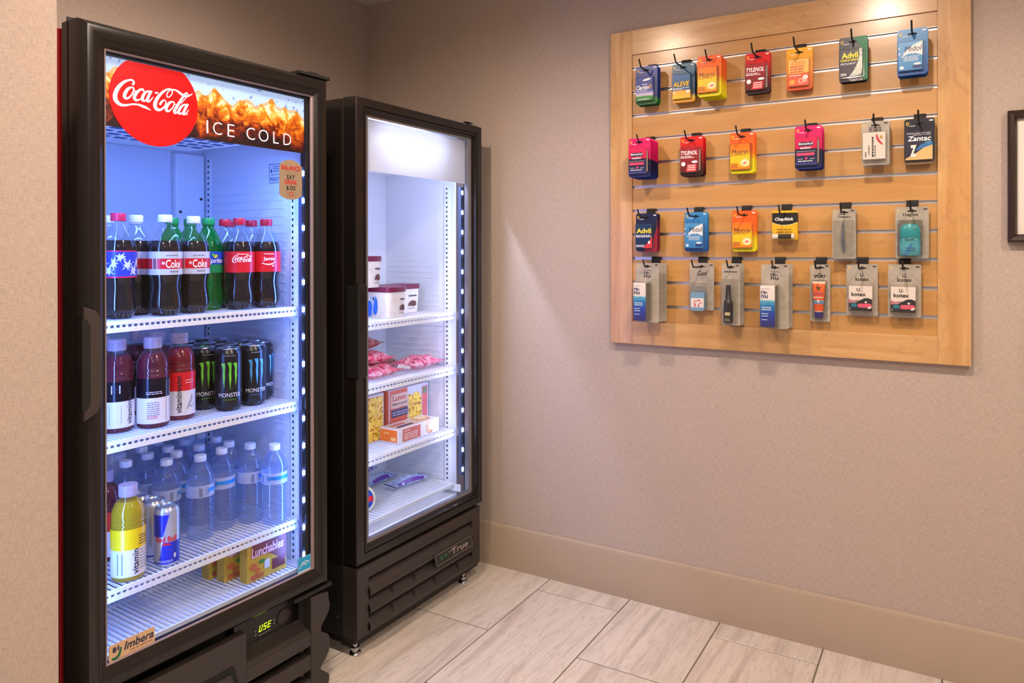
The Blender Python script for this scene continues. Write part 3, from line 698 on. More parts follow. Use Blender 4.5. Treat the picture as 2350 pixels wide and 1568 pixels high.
# ================================================================ DRINKS COOLER (local: x along front, y into it, z up)
KW, KD = .6105, .56
LX0, LX1, LB = .028, .588, .525
ck = thing('drinks_cooler', 'tall black drinks cooler with glass door and red disc sign on its header', 'cooler', KF.o, KF.th)
RED = M('cooler_red', (196,20,26), .4)
MB().box(0, .014, .090, KD, .03, 1.59).build('side_panel', RED, ck, bevel=.002)
MB().box(KW-.014, KW, .075, KD, .03, 1.59).build('side_panel', BLK2, ck, bevel=.002)
MB().box(.014, KW-.014, KD-.012, KD, .03, 1.59).build('back_panel', BLK2, ck)
MB().box(0, KW, .055, KD, 1.575, 1.598).build('top_panel', BLK, ck, bevel=.003)
MB().frame(0, KW, .255, 1.597, .03, .03, .03, .03, [(0,.076),(0,.056),(1,.056),(1,.076)]).build('front_flange', BLK, ck)
MB().box(.014, KW-.014, .056, KD-.012, .262, .284).build('compartment_floor', BLK2, ck)
MB().box(.016, KW-.016, .075, KD-.014, .05, .255).build('compressor_box', BLK2, ck)
Flat().rect(0,.05,0,.06).build('rating_label', PAPER, ck, 0).rotation_euler = (0,0,-PI/2)
lbl = ck.children[-1]; lbl.location = (-.0006, .146, 1.47)
# liner
lm = MB()
lm.box(LX0-.012, LX0, .06, LB, .284, 1.56).box(LX1, LX1+.008, .06, LB, .284, 1.56).box(LX0, LX1, LB, LB+.015, .284, 1.56).box(LX0, LX1, .06, LB, 1.545, 1.56).box(LX0, LX1, .06, LB, .284, .292)
lm.build('liner', LINER, ck)
MB().box(.495, .585, LB-.022, LB, .32, 1.43).build('air_duct', WHT, ck, bevel=.004)
for z in (1.26, 1.30, .9, .6):
    MB().lathe([(.004,0),(.004,.002),(.0001,.003)], 12).build('duct_screw', BLK2, ck, (.508 if z != 1.3 else .572, LB-.022, z), (PI/2,0,0))
rb = MB()
for i in range(46): rb.box(LX1-.0012, LX1, .15, LB-.03, .34+i*.0225, .346+i*.0225)
rb.build('liner_ribs', LINER, ck)['kind'] = 'stuff'
def pilaster(parent, x, y, z0, z1, face):
    """perforated shelf rail: face -1 points to -x"""
    s = face
    p = MB().box(min(x, x+s*.004), max(x, x+s*.004), y-.010, y+.010, z0, z1).build('shelf_rail', WHT, parent)
    m = MB(); z = z0+.01
    while z < z1-.01:
        m.box(min(x+s*.0035, x+s*.0044), max(x+s*.0035, x+s*.0044), y-.003, y+.003, z, z+.007); z += .0165
    m.build('rail_slots', M('slot_shadow', (40,46,60), .8), p)['kind'] = 'stuff'
pilaster(ck, LX1, .112, .31, 1.36, -1); pilaster(ck, LX1, .485, .31, 1.42, -1)
pilaster(ck, LX0, .112, .31, 1.36, 1); pilaster(ck, LX0, .485, .31, 1.42, 1)
# evaporator cover with slots under the ceiling
cov = MB().prismz(rrect(.08,.49,.10,.44,.06,6), 1.425, 1.45).build('fan_cover', WHT, ck, bevel=.004, smooth=40)
m = MB()
for i in range(9):
    for j in range(5): m.box(.115+i*.040, .140+i*.040, .14+j*.045, .158+j*.045, 1.4235, 1.4262)
m.build('fan_slots', M('slot_blue', (70,90,130), .7), cov)['kind'] = 'stuff'
MB().prismz(rrect(.10,.47,.12,.42,.05,5), 1.45, 1.546).build('fan_housing', LINER, ck, smooth=40)
# warning sticker on the right-hand liner wall
stk = MB().box(LX1-.0010, LX1-.0002, .148, .212, 1.333, 1.386).build('warning_sticker', P((205,215,232)), ck)
f = Flat(); f.rect(0,.064,0,.0016).rect(0,.064,.0514,.053).rect(0,.0016,0,.053).rect(.0624,.064,0,.053)
f.text('PRODUCT LIMIT', .006, .058, .006, .016, .02).lines(.006,.058,.024,1,.004,.002).lines(.018,.056,.046,3,.006,.002).poly([(.005,.030),(.014,.030),(.0095,.042)])
f.build('lettering', P((70,84,110)), stk, 0, loc=(LX1-.0014, .212, 1.333)).rotation_euler = (0,0,-PI/2)
# wire shelves
WIRE = M('white_wire', (238,240,246), .35)
def wire_shelf(parent, x0, x1, y0, y1, z, pitch=.0125, lip=True):
    s = MB()
    if lip: s.box(x0, x1, y0, y0+.006, z-.008, z-.0002).box(x0, x1, y0, y0+.005, z-.024, z-.014)
    else: s.box(x0, x1, y0, y0+.006, z-.010, z-.0002)
    s.box(x0, x1, y1-.006, y1, z-.008, z-.001).box(x0, x0+.005, y0, y1, z-.010, z-.004).box(x1-.005, x1, y0, y1, z-.010, z-.004)
    s.box(x0, x1, (y0+y1)/2-.003, (y0+y1)/2+.003, z-.010, z-.0045)
    sh = s.build('shelf', WIRE, parent)
    m = MB(); n = int((x1-x0)/pitch)
    for i in range(n+1):
        x = x0+.003+(x1-x0-.006)*i/n
        m.box(x-.0016, x+.0016, y0+.001, y1-.001, z-.0045, z)
        if lip: m.box(x-.0019, x+.0019, y0+.0008, y0+.0045, z-.0142, z-.0078)
    m.build('wires', WIRE, sh)['kind'] = 'stuff'
    return sh
SZ1, SZ2, SZ3, SZ4 = .998, .745, .431, .312
for z in (SZ1, SZ2, SZ3): wire_shelf(ck, LX0+.004, LX1-.005, .090, LB-.03, z)
wire_shelf(ck, LX0+.004, LX1-.004, .066, LB-.02, SZ4, .0125, False)
br = MB()
for z in (SZ1, SZ2, SZ3):
    for x in (LX0+.002, LX1-.006): br.box(x, x+.004, .10, .13, z-.034, z-.011)
br.build('shelf_brackets', WHT, ck)
# LED bars both sides of the opening
LEDK = M('led_cool_blue', (255,255,255), .4, emit=(190,215,255), es=60)
DIFF = clear('led_cover', (235,242,255), .25, .1)
def led_bar(parent, x, y, z0, z1, mat, n, colr, power, aim, w=.018):
    b = MB().box(x-w/2, x+w/2, y, y+.012, z0, z1).build('led_bar', M('led_housing', (74,88,126), .3), parent, bevel=.001)
    m = MB()
    for i in range(n):
        z = z0+.02+(z1-z0-.04)*i/(n-1); m.box(x-.0026, x+.0026, y-.0025, y-.0003, z-.006, z+.006)
    m.build('leds', mat, b)
    ld = bpy.data.lights.new('led_lamp', 'AREA'); ld.shape = 'RECTANGLE'; ld.size = .012; ld.size_y = z1-z0; ld.energy = power; ld.color = colr
    lo = bpy.data.objects.new('led_lamp', ld); COL.objects.link(lo); lo.parent = parent; lo.location = (x+aim[0]*.012, y+.018, (z0+z1)/2)
    d = Vector((aim[0], aim[1], 0)).normalized(); lo.rotation_euler = Matrix(((d.y, 0, -d.x), (-d.x, 0, -d.y), (0, 1, 0))).to_euler()
CBLUE = (.135, .285, 1.0)
led_bar(ck, .5665, .050, .33, 1.37, LEDK, 15, CBLUE, 1.9, (-.75, 1), .010)
led_bar(ck, .040, .050, .33, 1.37, LEDK, 15, CBLUE, 2.6, (1, .35))
ld = bpy.data.lights.new('header_lamp', 'AREA'); ld.shape = 'RECTANGLE'; ld.size = .4; ld.size_y = .02; ld.energy = 2.5; ld.color = CBLUE
lo = bpy.data.objects.new('header_lamp', ld); COL.objects.link(lo); lo.parent = ck; lo.location = (.31, .075, 1.385); lo.rotation_euler = (.35, 0, 0)
# door
dz0, dz1 = .2703, 1.5978
door = MB().frame(0, KW, dz0, dz1, .051, .0405, .050, .050, [(0,.050),(0,.018),(.07,.008),(.22,.001),(.42,0),(.62,.004),(.8,.0105),(.93,.0155),(1,.017),(1,.034),(.5,.050),(0,.050)]).build('door', BLK, ck, smooth=35)
MB().frame(.0495, .5715, .3185, 1.5495, .0035, .0085, .0035, .0035, [(0,.0155),(.5,.0145),(1,.0165),(1,.020)]).build('glass_bezel', M('bezel_grey', (140,124,128), .35), door)
MB().box(.050, .570, .0205, .0235, .319, 1.549).build('glass_pane', GLASS, door)
MB().box(.5525, .5700, .0238, .0246, .322, 1.546).box(.053, .5505, .0238, .0246, 1.540, 1.546).build('glass_border', BLK2, door)
MB().frame(-.001, KW+.001, .262, 1.605, .02, .02, .02, .02, [(0,.051),(0,.055),(1,.055),(1,.051),(0,.051)]).build('door_gasket', M('gasket', (30,27,28), .7), door)
# recessed grip at the door's free edge
hp = MB().prism([(.001,1.040),(.001,.818),(.024,.832),(.0335,.846),(.0335,1.012),(.024,1.030)][::-1], -.0042, .006).build('handle', M('grip_plastic', (60,52,50), .42), door, bevel=.0015, fix=True)
MB().prism([(-.0025,1.016),(-.0025,.838),(.006,.840),(.0125,.850),(.0125,1.004),(.006,1.014)][::-1], -.0050, .022).build('grip_shade_block', DEEP, hp, fix=True)  # black block proud of the grip, recess shade put into its colour
MB().box(.52, .62, .006, .046, 1.598, 1.606).box(.56, .59, .016, .036, 1.606, 1.612).build('hinge', BLK2, ck, bevel=.001)
MB().box(.50, .622, .004, .05, .2585, .268).build('hinge', BLK2, ck, bevel=.001)
MB().box(.012, .045, .056, .09, 1.598, 1.606).build('hinge_cover', BLK2, ck, bevel=.001)

# lit header sign: iced drink photograph, red disc, lettering
def sign_mat():
    m, nt, out = newmat('iced_drink_print'); b = pbsdf(nt, (0,0,0), .4)
    tc = nt.nodes.new('ShaderNodeTexCoord'); sp = nt.nodes.new('ShaderNodeSeparateXYZ'); nt.links.new(tc.outputs['Object'], sp.inputs[0])
    z = mth(nt, 'DIVIDE', mth(nt, 'SUBTRACT', sp.outputs[2], 1.397), .141)
    vx = coords(nt, (1, 0, 0)); w1 = noise(nt, vx, 19, 1.5, .5).outputs[0]; 
    edge = mth(nt, 'ADD', .74, mth(nt, 'MULTIPLY', mth(nt, 'SUBTRACT', w1, .5), .75))
    vv = coords(nt); n1 = noise(nt, vv, 20, 4, .6, 1.6).outputs[0]; n2 = noise(nt, vv, 150, 3, .6).outputs[0]
    t = mth(nt, 'DIVIDE', z, edge)
    t2 = mth(nt, 'ADD', t, mth(nt, 'MULTIPLY', mth(nt, 'SUBTRACT', n1, .5), 1.9))
    t3 = mth(nt, 'ADD', t2, mth(nt, 'MULTIPLY', mth(nt, 'SUBTRACT', n2, .5), .45))
    r = ramp(nt, [(.12,(36,8,5)), (.36,(104,26,4)), (.58,(190,80,4)), (.76,(230,132,20)), (.9,(244,196,100)), (1.0,(246,232,196))])
    nt.links.new(t3, r.inputs[0])
    sky = mixc(nt, mth(nt, 'GREATER_THAN', noise(nt, vv, 95, 1).outputs[0], .66), (176,206,250), (120,150,200))
    mask = mth(nt, 'GREATER_THAN', t, 1.03)
    rim = mth(nt, 'MULTIPLY', mth(nt, 'GREATER_THAN', t, .95), mth(nt, 'LESS_THAN', t, 1.03))
    c = mixc(nt, mask, r.outputs[0], sky); c = mixc(nt, mth(nt, 'MULTIPLY', rim, .55), c, (150,96,30))
    nt.links.new(c, b.inputs['Base Color']); nt.links.new(c, b.inputs['Emission Color']); b.inputs['Emission Strength'].default_value = .36
    nt.links.new(b.outputs[0], out.inputs[0]); return m
sg = MB().box(.053, .5505, .0265, .0285, 1.3985, 1.5385).build('header_sign', sign_mat(), door)
cxr, czr, rd = .1595, 1.4645, .0955
disc = [p for p in (( cxr+rd*math.cos(2*PI*i/96), czr+rd*math.sin(2*PI*i/96)) for i in range(96))]
disc = [(x, min(z, 1.5384)) for x, z in disc]
dd = MB().prism(disc, .0252, .0264).build('red_disc', M('sign_red', (214,0,4), .35, emit=(236,0,2), es=.42), sg, smooth=30)
COLA = [
 [(435,470,40),(456,432,30),(430,396,28),(380,396,30),(300,430,45),(220,510,60),(176,600,66),(170,680,66),(200,742,56),(260,786,44),(340,792,34),(430,778,26),(520,785,30),(600,815,40),(660,842,30),(725,880,6)],
 [(430,508,22),(370,530,44),(322,600,55),(312,660,50),(350,686,34),(410,640,24),(452,560,24),(444,516,22),(412,508,18)],
 [(448,562,16),(505,575,15)],
 [(602,572,34),(600,542,25),(560,542,34),(490,602,50),(462,670,50),(490,714,38),(550,700,18),(596,655,13)],
 [(702,568,24),(640,586,40),(596,650,50),(590,708,44),(630,722,28),(694,676,16)],
 [(732,562,44),(682,660,45),(664,718,44),(700,732,28),(762,662,12)],
 [(790,596,28),(842,592,28)],
 [(868,792,38),(902,740,35),(945,712,18),(970,750,18),(950,812,22),(890,868,38),(822,864,50),(790,800,60),(808,720,58),(860,640,50),(940,565,38),(1022,530,28),(1072,550,20),(1076,602,18),(1032,660,17),(992,660,17),(990,610,17),(1030,556,18),(1090,540,22),(1160,560,30),(1230,610,38),(1312,650,36),(1392,630,24),(1436,600,6)],
 [(1092,738,22),(1030,760,44),(980,830,52),(980,884,44),(1020,896,28),(1082,842,20),(1112,772,20),(1092,734,18)],
 [(1110,780,14),(1150,790,13)],
 [(1345,600,20),(1310,602,30),(1250,680,40),(1170,800,48),(1118,888,50),(1132,930,38),(1182,898,16),(1235,835,12)],
 [(1345,600,20),(1340,642,16),(1292,702,15),(1228,772,13)],
 [(1312,788,24),(1250,810,40),(1196,880,48),(1190,930,42),(1230,942,26),(1302,890,16)],
 [(1348,782,42),(1292,880,45),(1270,944,44),(1310,946,26),(1368,878,9)],
 [(1332,958,26),(1344,958,26)],
]
SIGNFN = lambda a, b: (.05282+1.32308e-4*a, 1.54066+2.38e-5*a-1.30e-4*b)
Flat().ribbon(COLA, SIGNFN).build('lettering', M('sign_white', (250,245,250), .4, emit=(250,240,250), es=.5), dd, .0248)
SW = MATS['sign_white']
f = Flat()
for t, a, b in (('I',.2770,.2795),('C',.2930,.3155),('E',.3300,.3480),('C',.3800,.4035),('O',.4140,.4420),('L',.4560,.4720),('D',.4865,.5100)):
    if t == 'I': f.rect(a, b+.0012, 1.4135, 1.4425)
    else: f.text(t, a, b, 1.4135, 1.4425, -.012)
f.build('lettering', SW, sg, .0262)
# stickers on the glass
bal = MB().prism([(.4685,1.288),(.478,1.2815),(.490,1.277),(.503,1.2755),(.516,1.277),(.528,1.2815),(.5375,1.288),(.5375,1.361),(.528,1.3695),(.516,1.375),(.503,1.377),(.490,1.375),(.478,1.3695),(.4685,1.361)], .0190, .0203).build('balance_sticker', P((152,132,110), .5), door)
f = Flat(); f.text('BALANCE', .4745,.5315,1.3500,1.3615,.025).text('DRINK',.4840,.5220,1.3140,1.3255,.02).ring(.503,1.290,.0042,.0058,16).build('lettering', P((196,24,36)), bal, .0187)
f = Flat(); f.text('EAT',.4910,.5150,1.3270,1.3380,.02).text('& DO',.4890,.5175,1.3000,1.3110,.03).build('lettering', P((44,34,40)), bal, .0187)
f = Flat(); f.text('WHAT YOU',.4830,.5240,1.3395,1.3470,-.01).ring(.4925,1.2905,.0044,.0062,16).ring(.5140,1.2895,.0044,.0062,16).build('lettering', P((150,120,106)), bal, .0187)
bs = MB().box(.522, .5625, .0188, .0203, .319, .360).build('energy_sticker', P((34,168,228), .45), door)
f = Flat(); f.ribbon([[(0,0,1),(8,10,2.2),(20,13,2.2),(30,8,1.4)],[(8,4,2),(14,9,2.4),(19,5,2.4),(26,10,2)]], lambda a, b: (.5265+a*.00105, .3335+b*.00105)); f.rect(.5235,.561,.3205,.3255); f.rect(.522,.5625,.319,.3197).rect(.522,.5625,.3593,.360).rect(.522,.5227,.319,.36).rect(.5618,.5625,.319,.36)
f.build('lettering', P((214,236,246)), bs, .0185)
ib = MB().prism(rrect(.0575,.1505,.3215,.3545,.003,3), .0188, .0203).build('maker_sticker', P((214,176,140), .5), door)
Flat().text('Imbera', .0870,.1480,.3335,.3500,.02,.25).build('lettering', P((24,36,70)), ib, .0185)
f = Flat(); f.lines(.099,.145,.3300,1,.004,.0022); f.build('lettering', P((150,110,84)), ib, .0185)
Flat().ribbon([[(2,2,3),(8,-1,6),(15,2,6),(19,10,5),(20,18,3)]], lambda a, b: (.0605+a*.0010, .3260+b*.0010)).build('green_arc', P((20,110,70)), ib, .0185)
Flat().poly(ell(.068,.343,.004,.006)).poly(ell(.0755,.344,.002,.006)).build('dark_mark', P((50,60,90)), ib, .0186)

# plinth with vents, control recess and display
BASEM = M('plinth_plastic', (52,45,43), .42)
MB().prism([(.002,.010),(.362,.010),(.362,.250),(.002,.250)], .004, .030).build('plinth_panel', BASEM, ck, bevel=.003)
MB().prism([(.03,.188),(.03,.03),(.35,.03),(.35,.10),(.327,.188)][::-1], .002, .005).build('filter_recess', DEEP, ck, fix=True)
fc = MB().prism([(.04,.174),(.04,.036),(.338,.036),(.338,.10),(.318,.174)][::-1], -.002, .004).build('filter_cover', BASEM, ck, bevel=.003, fix=True)
m = MB()
for i in range(7): m.box(.06, .30, -.0028, -.0015, .048+i*.016, .054+i*.016)
m.build('filter_slots', DEEP, fc)['kind'] = 'stuff'
wav = [(.550,0),(.606,0),(.610,.018),(.609,.030),(.598,.040),(.585,.047),(.5815,.056),(.583,.064),(.596,.074),(.609,.090),(.6115,.110),(.611,.126),(.604,.138),(.590,.147),(.583,.154),(.583,.164),(.590,.174),(.602,.186),(.611,.200),(.612,.214),(.608,.230),(.607,.247),(.578,.252),(.550,.254)]
MB().prism(wav, .003, .030).build('plinth_scroll', BASEM, ck, smooth=30)
for z0, z1 in ((.130,.1635), (.0685,.1075), (.004,.046)): MB().box(.360, .5505, .0035, .030, z0, z1).build('vent_bar', BASEM, ck, bevel=.002)
MB().box(.355, .552, .045, .074, .004, .165).build('vent_back', DEEP, ck)
MB().prismx([(.006,.1632),(.052,.186),(.074,.186),(.074,.160),(.006,.160)], .362, .551).build('recess_floor', BASEM, ck, fix=True)
cp = MB().box(.362, .551, .052, .074, .186, .258).build('control_panel', M('panel_black', (20,17,18), .3), ck)
GRN = M('display_green', (190,230,20), .4, emit=(196,236,20), es=2.4)
def seg7(f, x, z, w, h, on, sh=.22, t=.0016):
    S = {'a': [(0,h-t,w,h)], 'd': [(0,0,w,t)], 'g': [(0,h/2-t/2,w,h/2+t/2)], 'f': [(0,h/2,t,h)], 'b': [(w-t,h/2,w,h)], 'e': [(0,0,t,h/2)], 'c': [(w-t,0,w,h/2)]}
    for k in on:
        for a, b, c, d in S[k]: f.poly([(x+a+sh*b, z+b), (x+c+sh*b, z+b), (x+c+sh*d, z+d), (x+a+sh*d, z+d)])
f = Flat(); seg7(f, .4300, .2060, .0085, .0150, 'bcdef'); seg7(f, .4425, .2060, .0085, .0150, 'acdfg'); seg7(f, .4550, .2060, .0085, .0150, 'adefg'); f.build('display_digits', GRN, cp, .0515)
Flat().lines(.430,.466,.1985,1,.004,.0016).poly(ell(.421,.212,.0016,.0022)).poly(ell(.421,.203,.0016,.0022)).poly(ell(.475,.218,.0016,.0022)).poly(ell(.475,.209,.0016,.0022)).build('panel_marks', P((190,176,150)), cp, .0515)
MB().lathe([(.0205,0),(.0205,.002),(.018,.003),(.018,.001),(.0001,.001)], 28).build('dial', M('dial_grey', (58,50,48), .4), cp, (.505,.052,.213), (PI/2,0,0), smooth=40)
for x, y in ((.05,.12), (.56,.12), (.05,.48), (.56,.48)):
    MB().lathe([(.018,0),(.018,.008),(.011,.012),(.011,.05)], 16).build('leveling_foot', BLK2, ck, (x, y, 0))

# ================================================================ FREEZER
ZW, ZD = .6092, .56
YX0, YX1, YB = .024, .588, .43
fz = thing('upright_freezer', 'black upright freezer with glass door and lit white header beside the baseboard wall', 'freezer', ZF.o, ZF.th)
MB().box(0, .016, .056, ZD, .05, 1.58).build('side_panel', BLK, fz, bevel=.002)
MB().box(ZW-.016, ZW, .056, ZD, .05, 1.58).build('side_panel', BLK, fz, bevel=.002)
MB().box(.016, ZW-.016, ZD-.012, ZD, .05, 1.58).build('back_panel', BLK2, fz)
MB().box(.016, ZW-.016, .056, ZD-.012, 1.56, 1.58).build('top_panel', BLK, fz)
MB().box(.016, ZW-.016, .056, ZD-.012, .255, .272).build('compartment_floor', BLK2, fz)
MB().frame(.001, ZW-.001, .258, 1.579, .03, .03, .02, .03, [(0,.058),(0,.0575),(1,.0575),(1,.09)]).build('front_flange', M('flange_steel', (120,104,98), .3, metal=.6), fz)
lm = MB()
lm.box(YX0-.008, YX0, .06, YB, .272, 1.555).box(YX1, YX1+.005, .06, YB, .272, 1.555).box(YX0, YX1, YB, YB+.012, .272, 1.555).box(YX0, YX1, .06, YB, 1.545, 1.555).box(YX0, YX1, .06, YB, .272, .280)
lm.build('liner', LINER, fz)
rb = MB()
for i in range(50): rb.box(YX1-.001, YX1, .17, YB-.02, .33+i*.0205, .336+i*.0205)
rb.build('liner_ribs', LINER, fz)['kind'] = 'stuff'
pilaster(fz, YX1, .136, .30, 1.38, -1); pilaster(fz, YX0, .136, .30, 1.38, 1)
MB().box(YX0, YX1, .10, YB, 1.43, 1.50).build('evaporator_cover', WHT, fz, bevel=.01)
FZ1, FZ2, FZ3, FZ4 = .927, .732, .511, .319
for z in (FZ1, FZ2, FZ3): wire_shelf(fz, YX0+.003, YX1-.005, .100, YB-.015, z, .0165)
wire_shelf(fz, YX0+.003, YX1-.012, .100, YB-.015, FZ4, .0165, False)
MB().box(YX1-.012, YX1-.006, .07, .17, .292, .318).build('drain_bracket', WHT, fz)
LEDZ = M('led_cool_white', (255,255,255), .4, emit=(225,232,255), es=60)
ZCOL = (.52, .60, 1.0)
led_bar(fz, .561, .050, .36, 1.37, LEDZ, 15, ZCOL, 1.3, (-.75, 1), .016)
led_bar(fz, .034, .050, .36, 1.37, LEDZ, 15, ZCOL, 2.3, (1, .25), .016)
ez0, ez1 = .261, 1.5813
zd = MB().frame(0, ZW, ez0, ez1, .051, .046, .045, .045, [(0,.050),(0,.003),(.05,0),(.55,0),(.58,.004),(.64,.004),(.67,.001),(.76,.001),(.80,.008),(1,.012),(1,.034),(.4,.050),(0,.050)]).build('door', BLK, fz)
MB().frame(.0495, .5645, .3045, 1.538, .010, .018, .010, .006, [(0,.0125),(1,.0135),(1,.030)]).build('glass_bezel', M('bezel_steel', (150,150,160), .25, metal=.7), zd)
MB().box(.050, .5635, .0205, .0235, .305, 1.537).build('glass_pane', GLASS, zd)
MB().frame(.004, ZW-.004, .264, 1.578, .02, .02, .02, .02, [(0,.050),(0,.0572),(1,.0572),(1,.050),(0,.050)]).build('door_gasket', M('gasket_brown', (70,58,54), .6), zd)
HEAD, nt, out = newmat('header_acrylic'); b_ = pbsdf(nt, (226,228,236), .35); t_ = nt.nodes.new('ShaderNodeBsdfTranslucent'); t_.inputs[0].default_value = lin((235,236,242))
mx = nt.nodes.new('ShaderNodeMixShader'); mx.inputs[0].default_value = .22; nt.links.new(b_.outputs[0], mx.inputs[1]); nt.links.new(t_.outputs[0], mx.inputs[2]); nt.links.new(mx.outputs[0], out.inputs[0])
ld = bpy.data.lights.new('sign_lamp', 'AREA'); ld.shape = 'RECTANGLE'; ld.size = .26; ld.size_y = .02; ld.energy = 8.0; ld.color = (.74, .8, 1)
lo = bpy.data.objects.new('sign_lamp', ld); COL.objects.link(lo); lo.parent = fz; lo.location = (.28, .10, 1.50); lo.rotation_euler = (-.95, 0, 0)
hd = MB().box(.060, .5545, .0275, .0300, 1.3795, 1.530).build('header_panel', HEAD, zd, bevel=.0008)
hp = MB().prism([(.0005,1.0535),(.0005,.7855),(.030,.7855),(.0365,.791),(.0365,1.048),(.030,1.0535)][::-1], -.0055, .004).build('handle', BLK, zd, bevel=.0015, fix=True)
MB().prism([(-.0022,1.050),(-.0022,.789),(.0045,.794),(.0075,.802),(.0075,1.037),(.0045,1.045)][::-1], -.0062, .036).build('grip_shade_block', DEEP, hp, fix=True)  # black block on the handle plate; its colour paints the pocket's shade
MB().box(.545, .60, .012, .052, 1.5815, 1.5855).box(.565, .572, .028, .036, 1.5855, 1.594).box(.553, .592, .026, .04, 1.594, 1.597).build('hinge', BLK2, fz)
# louvred base
GR = M('grille_plastic', (52,45,43), .42)
MB().frame(0, .594, .054, .2505, .044, .047, .006, .036, [(0,.058),(0,.003),(.03,0),(1,0),(1,.022)]).build('grille_frame', GR, fz)
MB().box(.02, .58, .034, .052, .056, .225).build('grille_back', DEEP, fz)
for i in range(3):
    z1 = .2085-i*.0505; lp = [(.022-.030*math.sin(PI*t*.62), z1-.046*t) for t in (k/8 for k in range(9))]
    lp = lp+[(y+.004, z) for y, z in reversed(lp)]
    lv = MB().prismx(lp, .046, .545).build('louver', GR, fz, smooth=35, fix=True)
    for x in ((.14, .24, .34, .46) if i else ()): MB().box(x, x+.0016, -.0070, .004, z1-.044, z1-.010).build('louver_rib', GR, lv)
bd = MB().prism(rrect(-.097,.097,-.0165,.0165,.001,2), -.002, .002).build('badge', M('badge_black', (38,40,38), .3), fz, (.4265, -.0135, .156), (-.28,0,0))
f = Flat(); f.rect(-.097,.097,-.0165,-.0152).rect(-.097,.097,.0152,.0165).rect(-.097,-.0957,-.0165,.0165).rect(.0957,.097,-.0165,.0165)
f.text('True', -.012,.074,-.0085,.0105,.015,.25).rect(-.030,-.006,.0040,.0060)
f.build('lettering', M('badge_silver', (206,186,176), .25, metal=.8), bd, -.0024)
Flat().poly(ell(-.068,0,.0055,.0065)).rect(-.055,-.038,-.002,.005).build('green_mark', P((40,96,70)), bd, -.0024)
MB().box(.0, .594, .010, .056, .040, .054).box(.02, .56, .04, .09, .028, .042).build('base_rail', BLK2, fz)
MB().box(-.001, .016, .056, ZD, .05, .25).build('base_side', BLK2, fz)
for z in (.105, .150): MB().lathe([(.004,0),(.004,.0015),(.0001,.0025)], 12).build('side_screw', CHROME, fz, (-.001,.075,z), (0,-PI/2,0), smooth=30)
for x, y in ((.022,.030), (.535,.030), (.03,.50), (.56,.50)):
    MB().lathe([(.016,0),(.017,.003),(.015,.006),(.009,.009),(.009,.013),(.012,.014),(.012,.020),(.007,.021),(.007,.045)], 16).build('leveling_foot', CHROME, fz, (x, y, 0), smooth=40)

# ================================================================ DRINKS
def face(frame, phi=0): return frame.th+phi
PET = clear('clear_pet', (248,251,252), .012, .03, 1.5)
PETG = clear('green_pet', (90,220,130), .26, .04, 1.5, 1, (20,190,80))
PETW = clear('water_pet', (236,242,250), .11, .04, 1.6, 1, (205,218,242), 1.0)
COLAM = M('cola', (20,7,6), .1, spec=.3)
def liquid(name, col, mix=.35, rough=.08):
    if name in MATS: return MATS[name]
    m, nt, out = newmat(name); b = pbsdf(nt, col, rough)
    t = nt.nodes.new('ShaderNodeBsdfTransparent'); t.inputs[0].default_value = lin(col)
    tr = nt.nodes.new('ShaderNodeBsdfTranslucent'); tr.inputs[0].default_value = lin(col)
    m1 = nt.nodes.new('ShaderNodeMixShader'); m1.inputs[0].default_value = .45; nt.links.new(b.outputs[0], m1.inputs[1]); nt.links.new(tr.outputs[0], m1.inputs[2])
    m2 = nt.nodes.new('ShaderNodeMixShader'); m2.inputs[0].default_value = mix; nt.links.new(m1.outputs[0], m2.inputs[1]); nt.links.new(t.outputs[0], m2.inputs[2])
    nt.links.new(m2.outputs[0], out.inputs[0]); MATS[name] = m; return m
def feet(a, z): return 1-.16*max(0, 1-z/.020)*(.5+.5*math.cos(5*a)) if z < .020 else 1
CONT = [(.0001,.006),(.018,.003),(.026,.0005),(.0315,.006),(.0340,.014),(.0354,.024),(.0352,.034),(.0334,.048),(.0306,.062),(.0304,.072),(.0324,.084),(.0346,.092),(.0355,.096),(.0355,.149),(.0348,.158),(.0325,.168),(.0280,.180),(.0225,.191),(.0170,.201),(.0138,.207),(.0126,.211),(.0150,.2125),(.0150,.2140),(.0126,.2145),(.0126,.226)]
def soda(name, label, shell, drink, capcol, group=None):
    r = thing(name, label, 'bottle', group=group)
    b = MB().lathe(CONT, 36, feet).build('bottle', shell, r, smooth=50)
    if drink is not None:
        top = .1725; pr = []
        for (ra, za), (rb, zb) in zip(CONT, CONT[1:]):
            if za <= top: pr.append((max(ra-.0011, .0001), za+.0006))
            if za < top < zb: t = (top-za)/(zb-za); pr += [(ra+(rb-ra)*t-.0011, top), (.0001, top)]
        MB().lathe(pr, 36, feet).build('drink', drink, r, smooth=50)
    c = MB().lathe([(.0146,.2150),(.0150,.2160),(.0150,.2300),(.0140,.2322),(.0001,.2326)], 40, lambda a, z: 1+.018*(1 if int(a/(2*PI)*40+.5) % 2 else 0)).build('cap', P(capcol, .35), r, smooth=30)
    return r
LR = .0359
def wrap(r, z0, z1, mat, name='wrapper'): return MB().sleeve(LR, z0, z1, n=40).build(name, mat, r, smooth=60)
def sil(col): return P(col, .32)
def make_cola(label):
    r = soda('soda_bottle', label, PET, COLAM, (206,26,48)); w_ = wrap(r, .0945, .1475, sil((214,22,36)))
    Flat().ribbon(COLA, lambda a, b: ((a-780)*4.1e-5, .1285+(a-780)*1.0e-6-((b-690)-.18*(a-780))*4.1e-5)).lines(-.014, .014, .1416, 1, .003, .0018).build('lettering', WP, w_, bend=LR+.0004); return r
